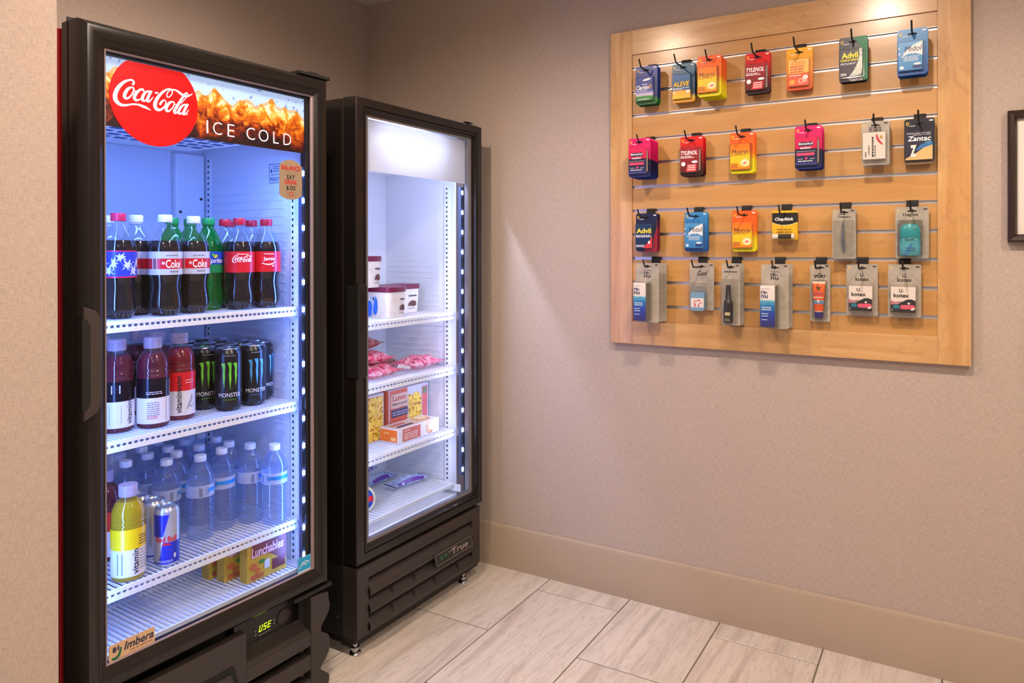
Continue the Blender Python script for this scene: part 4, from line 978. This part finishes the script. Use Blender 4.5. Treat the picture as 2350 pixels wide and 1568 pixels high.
def make_share(label):
    r = soda('soda_bottle', label, PET, COLAM, (206,26,48)); w_ = wrap(r, .0945, .1475, sil((214,22,36)))
    Flat().text('Jamie', -.0145, .0145, .1215, .1335, .015).ribbon([[(-18,-3,1),(-8,-6,2.6),(4,-6,3),(16,0,1)],[(8,-12,1),(10,-9,3),(12,-11,1)]], lambda a, b: (a*.001, .1205+b*.001)).lines(-.012, .012, .1418, 1, .003, .0018).build('lettering', WP, w_, bend=LR+.0004); return r
def make_diet(label):
    r = soda('soda_bottle', label, PET, COLAM, (240,240,244)); w_ = wrap(r, .0945, .1475, P((196,200,210), .3, metal=.0))
    MB().sleeve(LR+.0002, .1080, .1315, n=40).build('red_band', sil((206,22,40)), w_, smooth=60)
    Flat().text('Coke', -.0130, .0215, .1100, .1290, .015).text('diet', -.021, -.0145, .118, .126, .02).build('lettering', WP, w_, bend=LR+.0006)
    f = Flat()
    for i in range(9): f.rect(-.0415+i*.0011, -.0415+i*.0011+.0006, .1085, .1310)
    f.build('barcode', P((120,110,120)), w_, bend=LR+.0006)
    Flat().rect(-.0425,-.0310,.1080,.1315).build('barcode_field', WP, w_, bend=LR+.0004)
    Flat().lines(-.012,.016,.1395,1,.003,.0018).lines(-.004,.016,.1030,1,.003,.0026).build('small_print', P((110,116,130)), w_, bend=LR+.0004); return r
def make_lemon(label):
    r = soda('soda_bottle', label, PETG, None, (10,150,70)); w_ = wrap(r, .0945, .1475, sil((20,150,80)))
    MB().sleeve(LR+.0002, .1150, .1475, n=40).build('blue_band', sil((24,80,180)), w_, smooth=60)
    Flat().text('Sprite', -.021, .021, .1150, .1310, .02, .2).build('lettering', WP, w_, bend=LR+.0006)
    Flat().poly(ell(.000,.1355,.0055,.0036,16,.6)).build('lemon', P((240,226,40)), w_, bend=LR+.0005)
    Flat().poly(ell(-.006,.1390,.0050,.0028,16,-.5)).build('lime', P((120,200,60)), w_, bend=LR+.0006); return r
def make_snow(label):
    r = soda('soda_bottle', label, PET, COLAM, (226,40,80)); w_ = wrap(r, .0905, .1500, sil((44,60,190)))
    MB().sleeve(LR+.0002, .1475, .1500, n=40).sleeve(LR+.0002, .0905, .0935, n=40).build('red_edges', sil((210,30,70)), w_, smooth=60)
    f = Flat(); q = random.Random(4)
    for cx, cz in ((-.024,.121),(.004,.118),(.031,.122),(-.045,.118),(.058,.120),(-.010,.135),(.018,.105),(-.034,.104),(.044,.138)):
        for i in range(9):
            a = i*PI/3.5+q.random()*.5; L = .010+.009*q.random(); wv = .0034
            f.poly([(cx+wv*math.cos(a+1.57), cz+wv*math.sin(a+1.57)), (cx-wv*math.cos(a+1.57), cz-wv*math.sin(a+1.57)), (cx+L*math.cos(a), max(.095,min(.146,cz+L*math.sin(a))))])
    f.build('snow_shards', P((206,214,240)), w_, bend=LR+.0005); return r
def put(frame, proto, lst, z, labels, group=None):
    """lst of (x, y, phi); the first moves the prototype itself"""
    for i, (x, y, phi) in enumerate(lst):
        lab = labels[i] if isinstance(labels, list) else labels
        loc = frame.w(x, y, z); rot = (0, 0, frame.th+phi)
        if i == 0:
            proto.location = loc; proto.rotation_euler = rot; proto['label'] = lab
            if group: proto['group'] = group
        else: dup(proto, loc, rot, lab, group)
put(KF, make_snow('x'), [(.147,.150,-.1)], SZ1, ['cola bottle with pink cap and blue and white starburst label'])
put(KF, make_diet('x'), [(.246,.138,-.15),(.322,.148,-.25),(.217,.207,-1.25),(.193,.284,.4),(.265,.301,.8)], SZ1,
    ['white capped cola bottle, silver label, word over red band, beside the barcode', 'white capped cola bottle with silver label next to the green bottles',
     'white capped cola bottle with silver label tucked behind the blue labelled one', 'white capped cola bottle at the back of the top shelf', 'white capped cola bottle at the back of the top shelf'], 'silver label cola bottles')
put(KF, make_lemon('x'), [(.398,.204,-.1),(.335,.257,.1),(.402,.288,-.4)], SZ1,
    ['green bottle with green cap between silver label and red label colas', 'green bottle standing behind the silver label colas', 'green bottle standing behind the silver label colas'], 'green soda bottles')
put(KF, make_cola('x'), [(.448,.149,-.38),(.466,.234,.3),(.539,.225,-.2),(.530,.305,.2)], SZ1,
    ['red capped cola bottle with script lettering on its red label', 'red capped cola bottle behind the front pair with red labels', 'red capped cola bottle behind the front pair with red labels', 'red capped cola bottle behind the front pair with red labels'], 'red label cola bottles')
put(KF, make_share('x'), [(.521,.139,-.45)], SZ1, ['red label cola bottle with a person name on it, beside the shelf rail'])

# wide-capped flavoured water bottles
VB = [(.0001,.003),(.020,.002),(.030,.0005),(.0333,.004),(.0340,.010),(.0340,.118),(.0325,.121),(.0338,.124),(.0338,.128),(.0322,.131),(.0335,.134),(.0337,.140),(.0318,.152),(.0270,.164),(.0215,.172),(.0178,.177),(.0172,.180),(.0172,.196)]
def vitamin(label, liq, topm, capcol):
    r = thing('flavoured_water_bottle', label, 'bottle')
    MB().lathe(VB, 36).build('bottle', PET, r, smooth=45)
    MB().lathe([(max(a-.0012, .0001), b+.0005) for a, b in VB if b < .17]+[(.0225,.170),(.0001,.170)], 36).build('drink', liq, r, smooth=45)
    MB().lathe([(.0184,.1800),(.0188,.1810),(.0188,.2020),(.0180,.2045),(.0001,.2048)], 44, lambda a, z: 1+.012*(int(a/(2*PI)*44+.5) % 2)).build('cap', clear('milky_cap', (235,225,240), .75, .3, 1.4, 1, (226,214,232)), r, smooth=30)
    lw = MB().sleeve(.0344, .0120, .0700, n=40).build('wrapper', sil((226,224,232)), r, smooth=60)
    if topm: MB().sleeve(.0344, .0700, .1140, n=40).build('wrapper_top', topm, r, smooth=60)
    return r, lw
def vtext(lw, x, t='vitaminwater', z0=.018, z1=.108, col=None):
    Flat().text(t, x, x+.0125, z0, z1, .015, 0, 90).build('lettering', col or P((30,28,40)), lw, bend=.0348)
PURP = liquid('purple_drink', (140,22,66), .35); YELL = liquid('yellow_drink', (226,196,8), .12); ROSE = liquid('rose_drink', (186,26,60), .4)
SMOKE = clear('smoky_wrap', (110,90,110), .35, .2, 1.4, 1, (50,40,58))
r, lw = vitamin('x', PURP, SMOKE, None)
Flat().lines(-.022,.004,.060,7,.0046,.0014).build('small_print', P((90,80,110)), lw, bend=.0347)
f = Flat(); f.lines(-.024,.010,.084,2,.004,.0016); f.build('small_print', P((214,206,220)), lw, bend=.0348)
f = Flat(); f.lines(-.022,.000,.0290,2,.004,.0016); f.build('small_print', P((200,40,80)), lw, bend=.0347)
f = Flat(); f.rect(.020,.034,.016,.108); f.build('facts_panel', P((150,150,170)), lw, bend=.0347)
put(KF, r, [(.225,.152,-.25),(.160,.250,-.6),(.290,.248,.3),(.283,.320,.1)], SZ2,
    ['dark red flavoured water bottle with fine print on its white label, middle shelf', 'dark red flavoured water bottle standing in the row behind', 'dark red flavoured water bottle standing in the row behind', 'dark red flavoured water bottle standing in the row behind'], 'dark red flavoured waters')
r, lw = vitamin('x', PURP, SMOKE, None); vtext(lw, .002)
f = Flat(); f.rect(-.030,-.012,.088,.106); f.build('small_print', P((206,206,220)), lw, bend=.0348)
f = Flat(); f.rect(-.034,-.010,.020,.062); f.build('facts_panel', P((120,130,170)), lw, bend=.0347)
put(KF, r, [(.158,.178,.05)], SZ2, ['dark red flavoured water bottle with upright black lettering on the right'])
r, lw = vitamin('x', ROSE, sil((226,28,40)), None); vtext(lw, -.0285)
Flat().lines(-.008,.014,.0960,2,.006,.0022).build('small_print', P((250,190,180)), lw, bend=.0348)
Flat().ribbon([[(0,0,3),(4,8,5),(10,16,6),(12,26,4)],[(4,6,2),(12,4,4),(18,10,2)]], lambda a, b: (-.004+a*.0011, .026+b*.0013)).build('grey_figure', P((170,170,182)), lw, bend=.0347)
put(KF, r, [(.304,.177,.05)], SZ2, ['rose flavoured water bottle with red band above a white label'])
r, lw = vitamin('x', YELL, sil((240,206,10)), None); vtext(lw, -.0045, 'vitamin', .016, .070)
Flat().lines(.009,.030,.098,4,.006,.0022).build('small_print', P((90,76,10)), lw, bend=.0348)
Flat().lines(.010,.030,.066,7,.0065,.0016).build('small_print', P((120,120,150)), lw, bend=.0347)
f = Flat(); f.rect(-.036,-.024,.018,.064); f.build('facts_panel', P((120,140,190)), lw, bend=.0347)
put(KF, r, [(.155,.128,-.12),(.098,.205,.3)], SZ3, ['yellow flavoured water bottle with white cap on the lowest full shelf', 'yellow flavoured water bottle half hidden by the door frame'], 'yellow flavoured waters')
r, lw = vitamin('x', PURP, sil((206,50,40)), None)
put(KF, r, [(.180,.275,.3)], SZ3, ['dark flavoured water bottle with red band behind the yellow ones'])

# tall black energy drink cans
CANP = [(.0001,.004),(.022,.004),(.0245,.0005),(.0265,.002),(.0322,.010),(.0330,.014),(.0330,.141),(.0322,.146),(.0282,.1525),(.0276,.1545)]
def claw(f, cx, z0, h, col=None):
    for dx, l, lean in ((-.0150, .92, .0015), (-.0005, 1.0, .0008), (.0135, .84, -.001)):
        x = cx+dx; zt = z0+h-abs(dx)*.15; zb = z0+h*(1-l)
        f.poly([(x-.0062,zt+.0006),(x+.0030,zt+.0022),(x+.0040,zt-.004),(x+.0030,zt-.4*(zt-zb)),(x+.0036,zt-.55*(zt-zb)),(x+.0018,zt-.8*(zt-zb)),(x+.0004+lean,zb),(x-.0010,zt-.7*(zt-zb)),(x-.0022,zt-.45*(zt-zb)),(x-.0012,zt-.22*(zt-zb)),(x-.0030,zt-.006)])
def can(label, col):
    r = thing('energy_drink_can', label, 'can')
    b = MB().lathe(CANP, 36).build('can_body', M('can_black', (16,15,17), .25, spec=.6), r, smooth=40)
    MB().lathe([(.0276,.1545),(.0284,.1560),(.0276,.1572),(.0264,.1560),(.0250,.1535),(.0001,.1530)], 36).build('can_lid', M('can_silver', (200,204,210), .22, metal=1), r, smooth=50)
    f = Flat(); claw(f, 0, .054, .068); f.build('claw_emblem', P(col, .35), b, bend=.0334)
    f = Flat(); f.text('MONSTER', -.0275, .0275, .0370, .0470, .0); f.build('lettering', P((226,226,232)), b, bend=.0334)
    f = Flat(); f.text('ENERGY', -.0155, .0155, .0285, .0325, .0, 0, 0, 1.3); f.build('lettering', P(tuple(int(c*.75) for c in col)), b, bend=.0334)
    f = Flat(); f.lines(-.014,.014,.1405,1,.003,.0016); f.build('small_print', P((150,150,156)), b, bend=.0334)
    MB().tube([(-.006,-.004,.1545),(-.006,-.012,.1548),(.006,-.012,.1548),(.006,-.004,.1545)], .0012, 6).build('pull_tab', M('can_silver', (200,204,210), .22), r)
    return r
GL = 'black energy drink can with green claw mark in the rows behind'
put(KF, can('x', (110,210,50)), [(.423,.160,-.48),(.399,.226,-.25),(.384,.294,.45),(.467,.230,.2),(.451,.298,0),(.368,.362,.3),(.435,.364,.2)], SZ2,
    ['black energy drink can with green claw mark, frontmost at the shelf lip']+[GL]*6, 'green claw energy cans')
BLL = 'black energy drink can with blue claw mark in the rows behind'
put(KF, can('x', (80,170,226)), [(.496,.163,-.3),(.550,.204,.7),(.526,.268,.3),(.515,.334,.1),(.499,.400,.1)], SZ2,
    ['black energy drink can with blue claw mark, frontmost of its column', 'black energy drink can wedged against the shelf rail side', BLL, BLL, BLL], 'blue claw energy cans')

# slim blue and silver energy cans
def slim(label):
    r = thing('slim_can', label, 'can'); R = .0262
    b = MB().lathe([(.0001,.003),(.018,.003),(.021,.0005),(.0255,.007),(R,.010),(R,.121),(.0250,.126),(.0222,.1305)], 36).build('can_body', M('slim_silver', (196,200,212), .28, metal=.55), r, smooth=40)
    MB().lathe([(.0222,.1305),(.0232,.1320),(.0224,.1335),(.0210,.1320),(.0198,.1300),(.0001,.1296)], 36).build('can_lid', M('can_silver', (200,204,210), .22), r, smooth=50)
    BLU = P((16,40,190), .28); zm = .064
    f = MB()
    def curved(pl):
        # pl: list of (z, xa, xb) rows
        vs = []; fs = []; n = 10
        for z, xa, xb in pl:
            for i in range(n+1):
                x = xa+(xb-xa)*i/n; a = x/R; vs.append(((R+.0003)*math.sin(a), -(R+.0003)*math.cos(a), z))
        for k in range(len(pl)-1):
            for i in range(n): fs.append((k*(n+1)+i, k*(n+1)+i+1, (k+1)*(n+1)+i+1, (k+1)*(n+1)+i))
        f.add(vs, fs)
    curved([(.070+.049*i/8,-.040,-.007+.013*i/8) for i in range(9)]); curved([(.012+.045*i/8,-.016+.008*i/8,.036) for i in range(9)])
    f.build('blue_blocks', BLU, b, smooth=60)
    MB().sleeve(R+.0002, .0085, .0120, n=36).build('foot_band', BLU, b, smooth=60)
    Flat().text('Red Bull', -.0235, .0225, .0580, .0705, .025).build('lettering', P((226,20,60), .3), b, bend=R+.0006)
    f = Flat(); f.poly([(-.010,.052),(-.004,.0565),(.000,.055),(.004,.0565),(.010,.052),(.006,.0495),(.002,.0510),(-.002,.0510),(-.006,.0495)]); f.build('bulls_emblem', P((214,30,40), .3), b, bend=R+.0006)
    f = Flat(); f.lines(-.016,.014,.0165,2,.003,.0012); f.rect(.016,.021,.020,.030); f.build('small_print', P((220,224,236)), b, bend=R+.0006)
    return r
put(KF, slim('x'), [(.239,.122,-.58),(.246,.186,1.3),(.247,.248,.5)], SZ3, ['slim blue and silver can with red lettering at the shelf lip', 'slim can directly behind the blue and silver front one', 'slim can third in line, its lid just in sight'], 'slim energy cans')

# clear water bottles
WB = [(.0001,.004),(.020,.002),(.028,.0005),(.0315,.006),(.0322,.012)]
z = .016
while z < .100: WB += [(.0326,z),(.0308,z+.0045),(.0326,z+.009)]; z += .0115
WB += [(.0322,.1050),(.0322,.1370),(.0326,.1400),(.0318,.1500),(.0285,.1640),(.0225,.1760),(.0165,.1850),(.0128,.1900),(.0122,.1940)]
def water(label):
    r = thing('water_bottle', label, 'bottle')
    MB().lathe(WB, 30).build('bottle', PETW, r, smooth=45)
    MB().lathe([(.0001,.150),(.0305,.150)], 30).build('water_surface', clear('water_top', (215,230,250), .12, .03, 1.33), r)
    MB().lathe([(.0138,.1905),(.0142,.1915),(.0142,.2030),(.0135,.2050),(.0001,.2052)], 36).build('cap', P((226,232,244), .35), r, smooth=30)
    w_ = MB().sleeve(.0327, .1065, .1355, n=36).build('wrapper', clear('film_label', (230,236,246), .82, .2, 1.4, 1, (226,232,244)), r, smooth=60)
    MB().sleeve(.0329, .1180, .1270, -.3, 2.0, n=24).build('blue_stripe', P((20,130,206), .35), w_, smooth=60)
    Flat().poly([(.008,.1150),(.018,.1175),(.034,.1210),(.050,.1165),(.034,.1150)]).build('hill_mark', P((50,60,80)), w_, bend=.0331)
    f = Flat()
    for i in range(6): f.rect(-.030, -.022, .1095+i*.0036, .1112+i*.0036)
    f.build('barcode', P((60,70,96)), w_, bend=.0331)
    Flat().lines(-.016,-.004,.130,5,.0042,.0014).build('small_print', P((110,130,170)), w_, bend=.0331)
    return r
WL = [(.537,.128,-.9),(.508,.190,.35),(.492,.257,.5),(.440,.213,-.8),(.372,.200,.25),(.308,.239,.6),(.360,.282,-.9),(.313,.330,.4),(.428,.291,.7),(.503,.330,-.2),(.248,.310,-.5),(.378,.348,.8),(.440,.375,.1),(.339,.404,.2),(.505,.404,.9),(.274,.385,.1),(.401,.434,.3),(.464,.458,.6)]
WLAB = ['clear water bottle standing at the shelf rail with blue stripe showing', 'clear water bottle showing a barcode, second from the shelf rail', 'clear water bottle with its cap against the liner wall', 'clear water bottle with blue stripe beside the frontmost pair', 'clear water bottle with plain white label standing foremost behind the slim can', 'clear water bottle directly behind the slim blue cans']+['clear water bottle in the crowded rows at the back']*12
put(KF, water('x'), WL, SZ3, WLAB, 'clear water bottles')

# yellow snack boxes standing on the bottom grid
def snack(label):
    r = thing('snack_box', label, 'box')
    b = MB().box(0, .118, 0, .030, 0, .102).build('carton', blotch('snack_yellow', [(176,136,36),(204,168,56),(190,152,46)], 20), r, bevel=.001)
    Flat().poly([(.012,.102),(.118,.102),(.118,.030),(.090,.040),(.060,.062),(.020,.060)]).build('brown_field', P((130,60,50)), b, -.0004)
    Flat().text('Lunchables', .011, .109, .058, .086, .09, .1).build('lettering', P((90,20,40)), b, -.0008)
    Flat().text('Lunchables', .012, .108, .0595, .0845, .03, .1).build('lettering', P((240,190,200)), b, -.0011)
    Flat().poly(ell(.043,.044,.010,.005)).build('green_leaf', P((60,130,50)), b, -.0009)
    Flat().rect(.074,.114,.012,.038).build('brown_panel', P((110,40,44)), b, -.0009)
    Flat().poly(ell(.018,.038,.010,.009)).poly(ell(.030,.026,.008,.007)).build('food_pieces', P((206,110,50)), b, -.0008)
    Flat().rect(.050,.066,.022,.044).build('pale_panel', P((210,214,220)), b, -.0008)
    Flat().lines(.010, .048, .016, 2, .006, .0040).build('lettering', P((190,60,60)), b, -.0009)
    return r
pr = snack('x')
for i, (x, y, t) in enumerate(((.430,.096,-.10), (.405,.152,-.06), (.395,.200,-.03))):
    lab = ['yellow and brown snack box, foremost on the bottom grid', 'yellow snack box second in line on the bottom grid', 'yellow snack box third in line on the bottom grid'][i]
    loc = KF.w(x, y, SZ4+.0003); rot = (0, 0, KF.th)
    if i == 0: pr.location = loc; pr.rotation_euler = rot; pr['label'] = lab; pr['group'] = 'yellow snack boxes'
    else: dup(pr, loc, rot, lab, 'yellow snack boxes')

# ================================================================ FROZEN GOODS
def carton(label, wd, dp, face_side):
    """tapered ice cream carton, wide face decorated; origin at base centre"""
    r = thing('ice_cream_carton', label, 'carton', group='ice cream cartons'); h = .101
    m = MB(); rows = []
    for z, k in ((0,.93),(.004,.94),(.086,1.0)):
        rows.append([(x*k, y*k, z) for x, y in rrect(-wd/2, wd/2, -dp/2, dp/2, .016, 4)])
    n = len(rows[0]); vs = [v for q in rows for v in q]
    fs = [(k*n+i, k*n+(i+1) % n, (k+1)*n+(i+1) % n, (k+1)*n+i) for k in range(2) for i in range(n)]+[tuple(reversed(range(n))), tuple(range(2*n, 3*n))]
    b = m.add(vs, fs).build('carton_body', blotch('carton_cream', [(220,208,194),(236,228,220),(226,216,206)], 40, .5), r, smooth=45)
    MB().prismz(rrect(-wd/2-.003, wd/2+.003, -dp/2-.003, dp/2+.003, .018, 4), .084, h).build('lid', P((112,22,58), .35), r, smooth=45, bevel=.002)
    y = -dp/2-.0012
    f = Flat(); f.rect(wd*.10, wd*.36, .058, .0625); f.build('lettering', P((60,56,70)), b, y)
    f = Flat(); f.poly([(wd*.08,.024),(wd*.12,.036),(wd*.22,.044),(wd*.34,.040),(wd*.36,.026),(wd*.26,.022),(wd*.18,.026)]); f.build('chocolate_pieces', P((96,54,46)), b, y+.0006)
    f = Flat(); f.lines(wd*.08, wd*.34, .016, 1, .003, .0020); f.build('small_print', P((130,120,124)), b, y+.0016)
    s = Flat(); s.poly(ell(.006,.040,.011,.030,20)); s.poly(ell(-.018,.030,.012,.026,18)); o1 = s.build('blue_picture', P((40,110,226)), b, 0, loc=(-wd/2-.0004, 0, 0)); o1.rotation_euler = (0,0,-PI/2)
    s = Flat(); s.poly([(-.010,.004),(-.006,.004),(.004,.062),(-.002,.070)]); s.poly(ell(-.004,.064,.012,.006)); o1 = s.build('pale_ribbon', P((170,200,240)), b, 0, loc=(-wd/2-.0008, 0, 0)); o1.rotation_euler = (0,0,-PI/2)
    return r
ca = carton('cream ice cream carton with burgundy lid and blue picture on its side', .088, .13, 0)
ca.location = ZF.w(.320, .197, FZ1+.0006); ca.rotation_euler = (0,0,ZF.th)
dup(ca, ZF.w(.235, .226, FZ1+.1020), (0,0,ZF.th), 'cream ice cream carton with burgundy lid stacked on the lower ones')
dup(ca, ZF.w(.218, .285, FZ1+.0006), (0,0,ZF.th), 'cream ice cream carton under the stacked one, behind the door frame')
cb = carton('wide cream ice cream carton with burgundy lid behind the front carton', .160, .090, 0)
cb.location = ZF.w(.462, .268, FZ1+.0006); cb.rotation_euler = (0,0,ZF.th)

def pillow(name, label, L, Wd, H, mat, seed, crimp=.010, group=None, cat='bag'):
    """filled film bag lying flat: puffed middle, crimped ends, wrinkles"""
    r = thing(name, label, cat, group=group); q = random.Random(seed); nx, ny = 22, 14; vs = []; fs = []
    ph = [q.random()*6 for _ in range(6)]
    for side in (1, -1):
        for i in range(nx+1):
            for j in range(ny+1):
                u = i/nx; v = j/ny; x = (u-.5)*L; y = (v-.5)*Wd*(1-.10*math.sin(PI*u))
                e = max(0, min(1, (min(u, 1-u)*L-crimp)/(L*.28))); ee = math.sin(PI/2*e)*max(0, math.sin(PI*v))**.55
                wr = .12*math.sin(9*u+ph[0]+3*v)*math.sin(7*v+ph[1])+.10*math.sin(21*u+ph[2]+6*v)+.08*math.sin(17*v+ph[3]-8*u)
                z = H/2*(1+side*ee*(1+wr)) if side > 0 else H/2*(1-ee)
                vs.append((x, y+.0016*math.sin(30*u+ph[4]), max(z, .0004)))
    k = (nx+1)*(ny+1)
    for s_ in (0, 1):
        for i in range(nx):
            for j in range(ny):
                a = s_*k+i*(ny+1)+j; qd = (a, a+ny+1, a+ny+2, a+1); fs.append(qd if s_ == 0 else tuple(reversed(qd)))
    MB().add(vs, fs).build('film', mat, r, smooth=60)
    m = MB()
    for sx in (-1, 1):
        for t in range(9): m.box(sx*L/2-.0075+.0, sx*L/2+.0, -Wd/2+t*Wd/9, -Wd/2+t*Wd/9+Wd/13, H/2-.0008, H/2+.0008)
    m.build('crimped_ends', mat, r)
    return r
def bagmat(nm, cols): return blotch(nm, cols, 60, .28, 5, .3, (1,1,1), .003)
RB = bagmat('red_film', [(120,16,50),(190,30,70),(226,90,120),(240,200,210),(150,40,40)])
PB = bagmat('pink_film', [(110,14,44),(200,40,84),(232,110,140),(244,206,214),(150,30,60)])
DB = bagmat('dark_red_film', [(60,12,24),(120,24,40),(160,50,60),(200,120,80),(90,20,34)])
def lay(o, x, y, z, rz, rx=0, ry=0): o.location = ZF.w(x, y, z); o.rotation_euler = (rx, ry, ZF.th+rz); return o
b1 = lay(pillow('frozen_food_bag', 'pink and red frozen snack bag at the shelf lip below the stacked bags', .18, .13, .042, PB, 1, group='frozen snack bags'), .268, .190, FZ2+.0012, .12)
lay(pillow('frozen_food_bag', 'bright pink frozen snack bag lying alone by the shelf rail', .18, .12, .044, PB, 2, group='frozen snack bags'), .484, .190, FZ2+.003, .06)
b3 = lay(pillow('frozen_food_bag', 'red frozen snack bag with a white tag on the pile', .17, .12, .042, RB, 3, group='frozen snack bags'), .262, .220, FZ2+.0435, -.2)
Flat().rect(-.070,-.046,-.016,.016).build('white_tag', PAPER, b3, 0, loc=(-.02,-.058,.02))
lay(pillow('frozen_food_bag', 'dark red frozen snack bag on top of the pile', .15, .115, .042, DB, 4, group='frozen snack bags'), .262, .250, FZ2+.0865, .3)
lay(pillow('frozen_food_bag', 'dark frozen snack bag lying flat behind the pink ones', .15, .11, .032, DB, 6, group='frozen snack bags'), .430, .310, FZ2+.001, -.3)
MB().prism([(-.040,.004),(.038,-.012),(.042,-.004),(-.036,.016)], -.001, .001).build('bag_seal', P((236,226,230)), b1, (.085,-.060,.026), (.3,0,0))

# printed meal boxes
FOOD = blotch('pasta_photo', [(70,60,20),(190,130,20),(236,196,50),(246,222,110),(210,110,30),(120,130,40)], 60, .4, 3)
FOOD2 = blotch('dish_photo', [(190,70,50),(226,130,90),(240,220,170),(200,90,60),(120,130,60)], 70, .4, 3)
ORNG = P((222,96,56)); ORN2 = P((240,120,40))
mb = thing('meal_box', 'flat frozen meal box lying on the shelf, orange and white', 'box', ZF.w(.321, .133, FZ3+.0005), ZF.th+.0)
b = MB().box(0, .212, 0, .080, 0, .048).build('carton', P((232,228,232)), mb, bevel=.0008)
Flat().rect(.022,.112,.003,.044).build('orange_panel', P((206,96,80)), b, -.0005)
Flat().text('Luvo', .028,.060,.034,.042,.02).lines(.028,.098,.029,4,.006,.0030).build('lettering', P((244,214,206)), b, -.0009)
Flat().poly(ell(.162,.024,.022,.021)).build('dish_picture', FOOD2, b, -.0006); Flat().poly(ell(.170,.027,.014,.014)).build('rice_picture', P((240,232,206)), b, -.0009)
s_ = Flat(); s_.rect(-.078,-.004,.004,.044); o1 = s_.build('side_panel', ORN2, b, 0, loc=(-.0004,0,0)); o1.rotation_euler = (0,0,-PI/2)
s_ = Flat(); s_.text('Luvo', -.062,-.040,.028,.038,.03); s_.rect(-.032,-.010,.008,.020); o1 = s_.build('lettering', P((250,196,120)), b, 0, loc=(-.0008,0,0)); o1.rotation_euler = (0,0,-PI/2)
t_ = Flat(); t_.rect(.006,.120,.004,.074); o1 = t_.build('top_panel', P((226,200,180)), b, 0, loc=(0,0,.0484)); o1.rotation_euler = (-PI/2,0,0); o1.scale = (1,1,1)
o1.rotation_euler = (PI/2,0,0); o1.rotation_euler = (-PI/2,0,0)
t_ = MB().box(.020,.098,.014,.030,.0481,.0487).build('purple_banner', P((70,44,100)), b); MB().box(.020,.085,.040,.056,.0481,.0487).build('lettering_field', P((200,110,90)), b)
MB().lathe([(.034,.0482),(.034,.0488)], 28, None, .160, .042).build('dish_picture', FOOD2, b); MB().lathe([(.022,.0489),(.022,.0492)], 24, None, .166, .050).build('rice_picture', P((236,222,180)), b)
def meal(label, x, y, wd, fx):
    r = thing('meal_box', label, 'box', ZF.w(x, y, FZ3+.0005), ZF.th)
    b = MB().box(0, wd, 0, .034, 0, .158).build('carton', P((206,206,222)), r, bevel=.0008)
    if wd > .1:
        Flat().rect(.004,.094,.0,.156).build('orange_panel', P((206,90,60)), b, -.0004)
        Flat().rect(.010,.098,.094,.142).build('name_panel', P((206,176,160)), b, -.0008)
        Flat().text('Luvo', .018,.086,.118,.138,.02).build('lettering', P((196,70,50)), b, -.0012)
        Flat().text('Steam in pouch', .014,.092,.100,.114,.01,.2).build('lettering', P((60,44,50)), b, -.0012)
        Flat().rect(.012,.096,.062,.090).build('purple_panel', P((60,40,80)), b, -.0008)
        Flat().lines(.018,.090,.080,2,.008,.0030).build('lettering', P((190,180,206)), b, -.0012)
        Flat().poly([(.100,.010),(.170,.010),(.170,.110),(.160,.128),(.140,.134),(.120,.126),(.100,.130)]).build('pasta_picture', FOOD, b, -.0008)
        Flat().rect(.174,.202,.012,.146).build('side_strip', P((222,110,110)), b, -.0008); Flat().rect(.178,.198,.120,.142).build('herb_picture', P((120,150,110)), b, -.0012)
    else:
        Flat().rect(.002,wd-.004,.004,.150).build('pasta_picture', FOOD, b, -.0006)
    s_ = Flat(); s_.rect(-.0335,-.0005,.001,.157); o1 = s_.build('side_panel', ORNG, b, 0, loc=(-.0005,0,0)); o1.rotation_euler = (0,0,-PI/2)
    return r
meal('upright frozen meal box with pasta picture and cream name panel', .372, .220, .208, 0)
meal('narrow upright frozen meal box with pasta picture beside the door frame', .270, .218, .075, 0)

# wrapped ice cream bars and a round tub on the lowest grid
def bar(label, seed): 
    r = pillow('ice_cream_bar', label, .165, .062, .030, bagmat('silver_blue_film', [(70,90,160),(150,180,226),(206,220,244),(120,150,210),(60,70,140)]), seed, .012, 'wrapped ice cream bars', 'ice cream')
    vs = []; fs = []
    for i in range(13):
        u = i/12; x = (u-.5)*.125; h = .030*(.62+.38*math.sin(PI*u)); vs += [(x,-.030,h*.45+.004),(x,-.022,h*.90+.0025)]
    fs = [(2*i,2*i+2,2*i+3,2*i+1) for i in range(12)]
    MB().add(vs, fs).build('purple_stripe', P((96,40,150), .3), r, smooth=60); return r
lay(bar('silver blue wrapped ice cream bar with purple stripe, alone on the grid', 11), .478, .232, FZ4+.0015, -.14)
lay(bar('silver blue wrapped ice cream bar with purple stripe near the door frame', 12), .432, .335, FZ4+.0015, .06)
lay(bar('silver blue wrapped ice cream bar lying across another at the back', 13), .375, .375, FZ4+.033, .12)
tb = thing('ice_cream_tub', 'round tub on its side with blue and red lid', 'tub', ZF.w(.215, .215, FZ4+.0005), ZF.th-.5)
MB().lathe([(.034,0),(.036,.002),(.040,.075),(.040,.078)], 32).build('tub_body', P((206,196,170)), tb, (0,.02,.044), (PI/2,0,0), smooth=40)
lid = MB().lathe([(.0430,.066),(.0436,.068),(.0436,.080),(.0420,.0815),(.0385,.0815),(.0375,.080),(.0001,.080)], 36).build('lid', P((226,216,186), .4), tb, (0,.02,.044), (PI/2,0,0), smooth=40)
MB().lathe([(.0001,.0806),(.0365,.0806)], 32).build('lid_print', P((26,90,206)), tb, (0,.02,.044), (PI/2,0,0))
Flat().poly([(-.033,.036),(.034,.036),(.0345,.054),(-.0335,.054)]).build('red_band', P((220,40,50)), tb, -.0612)
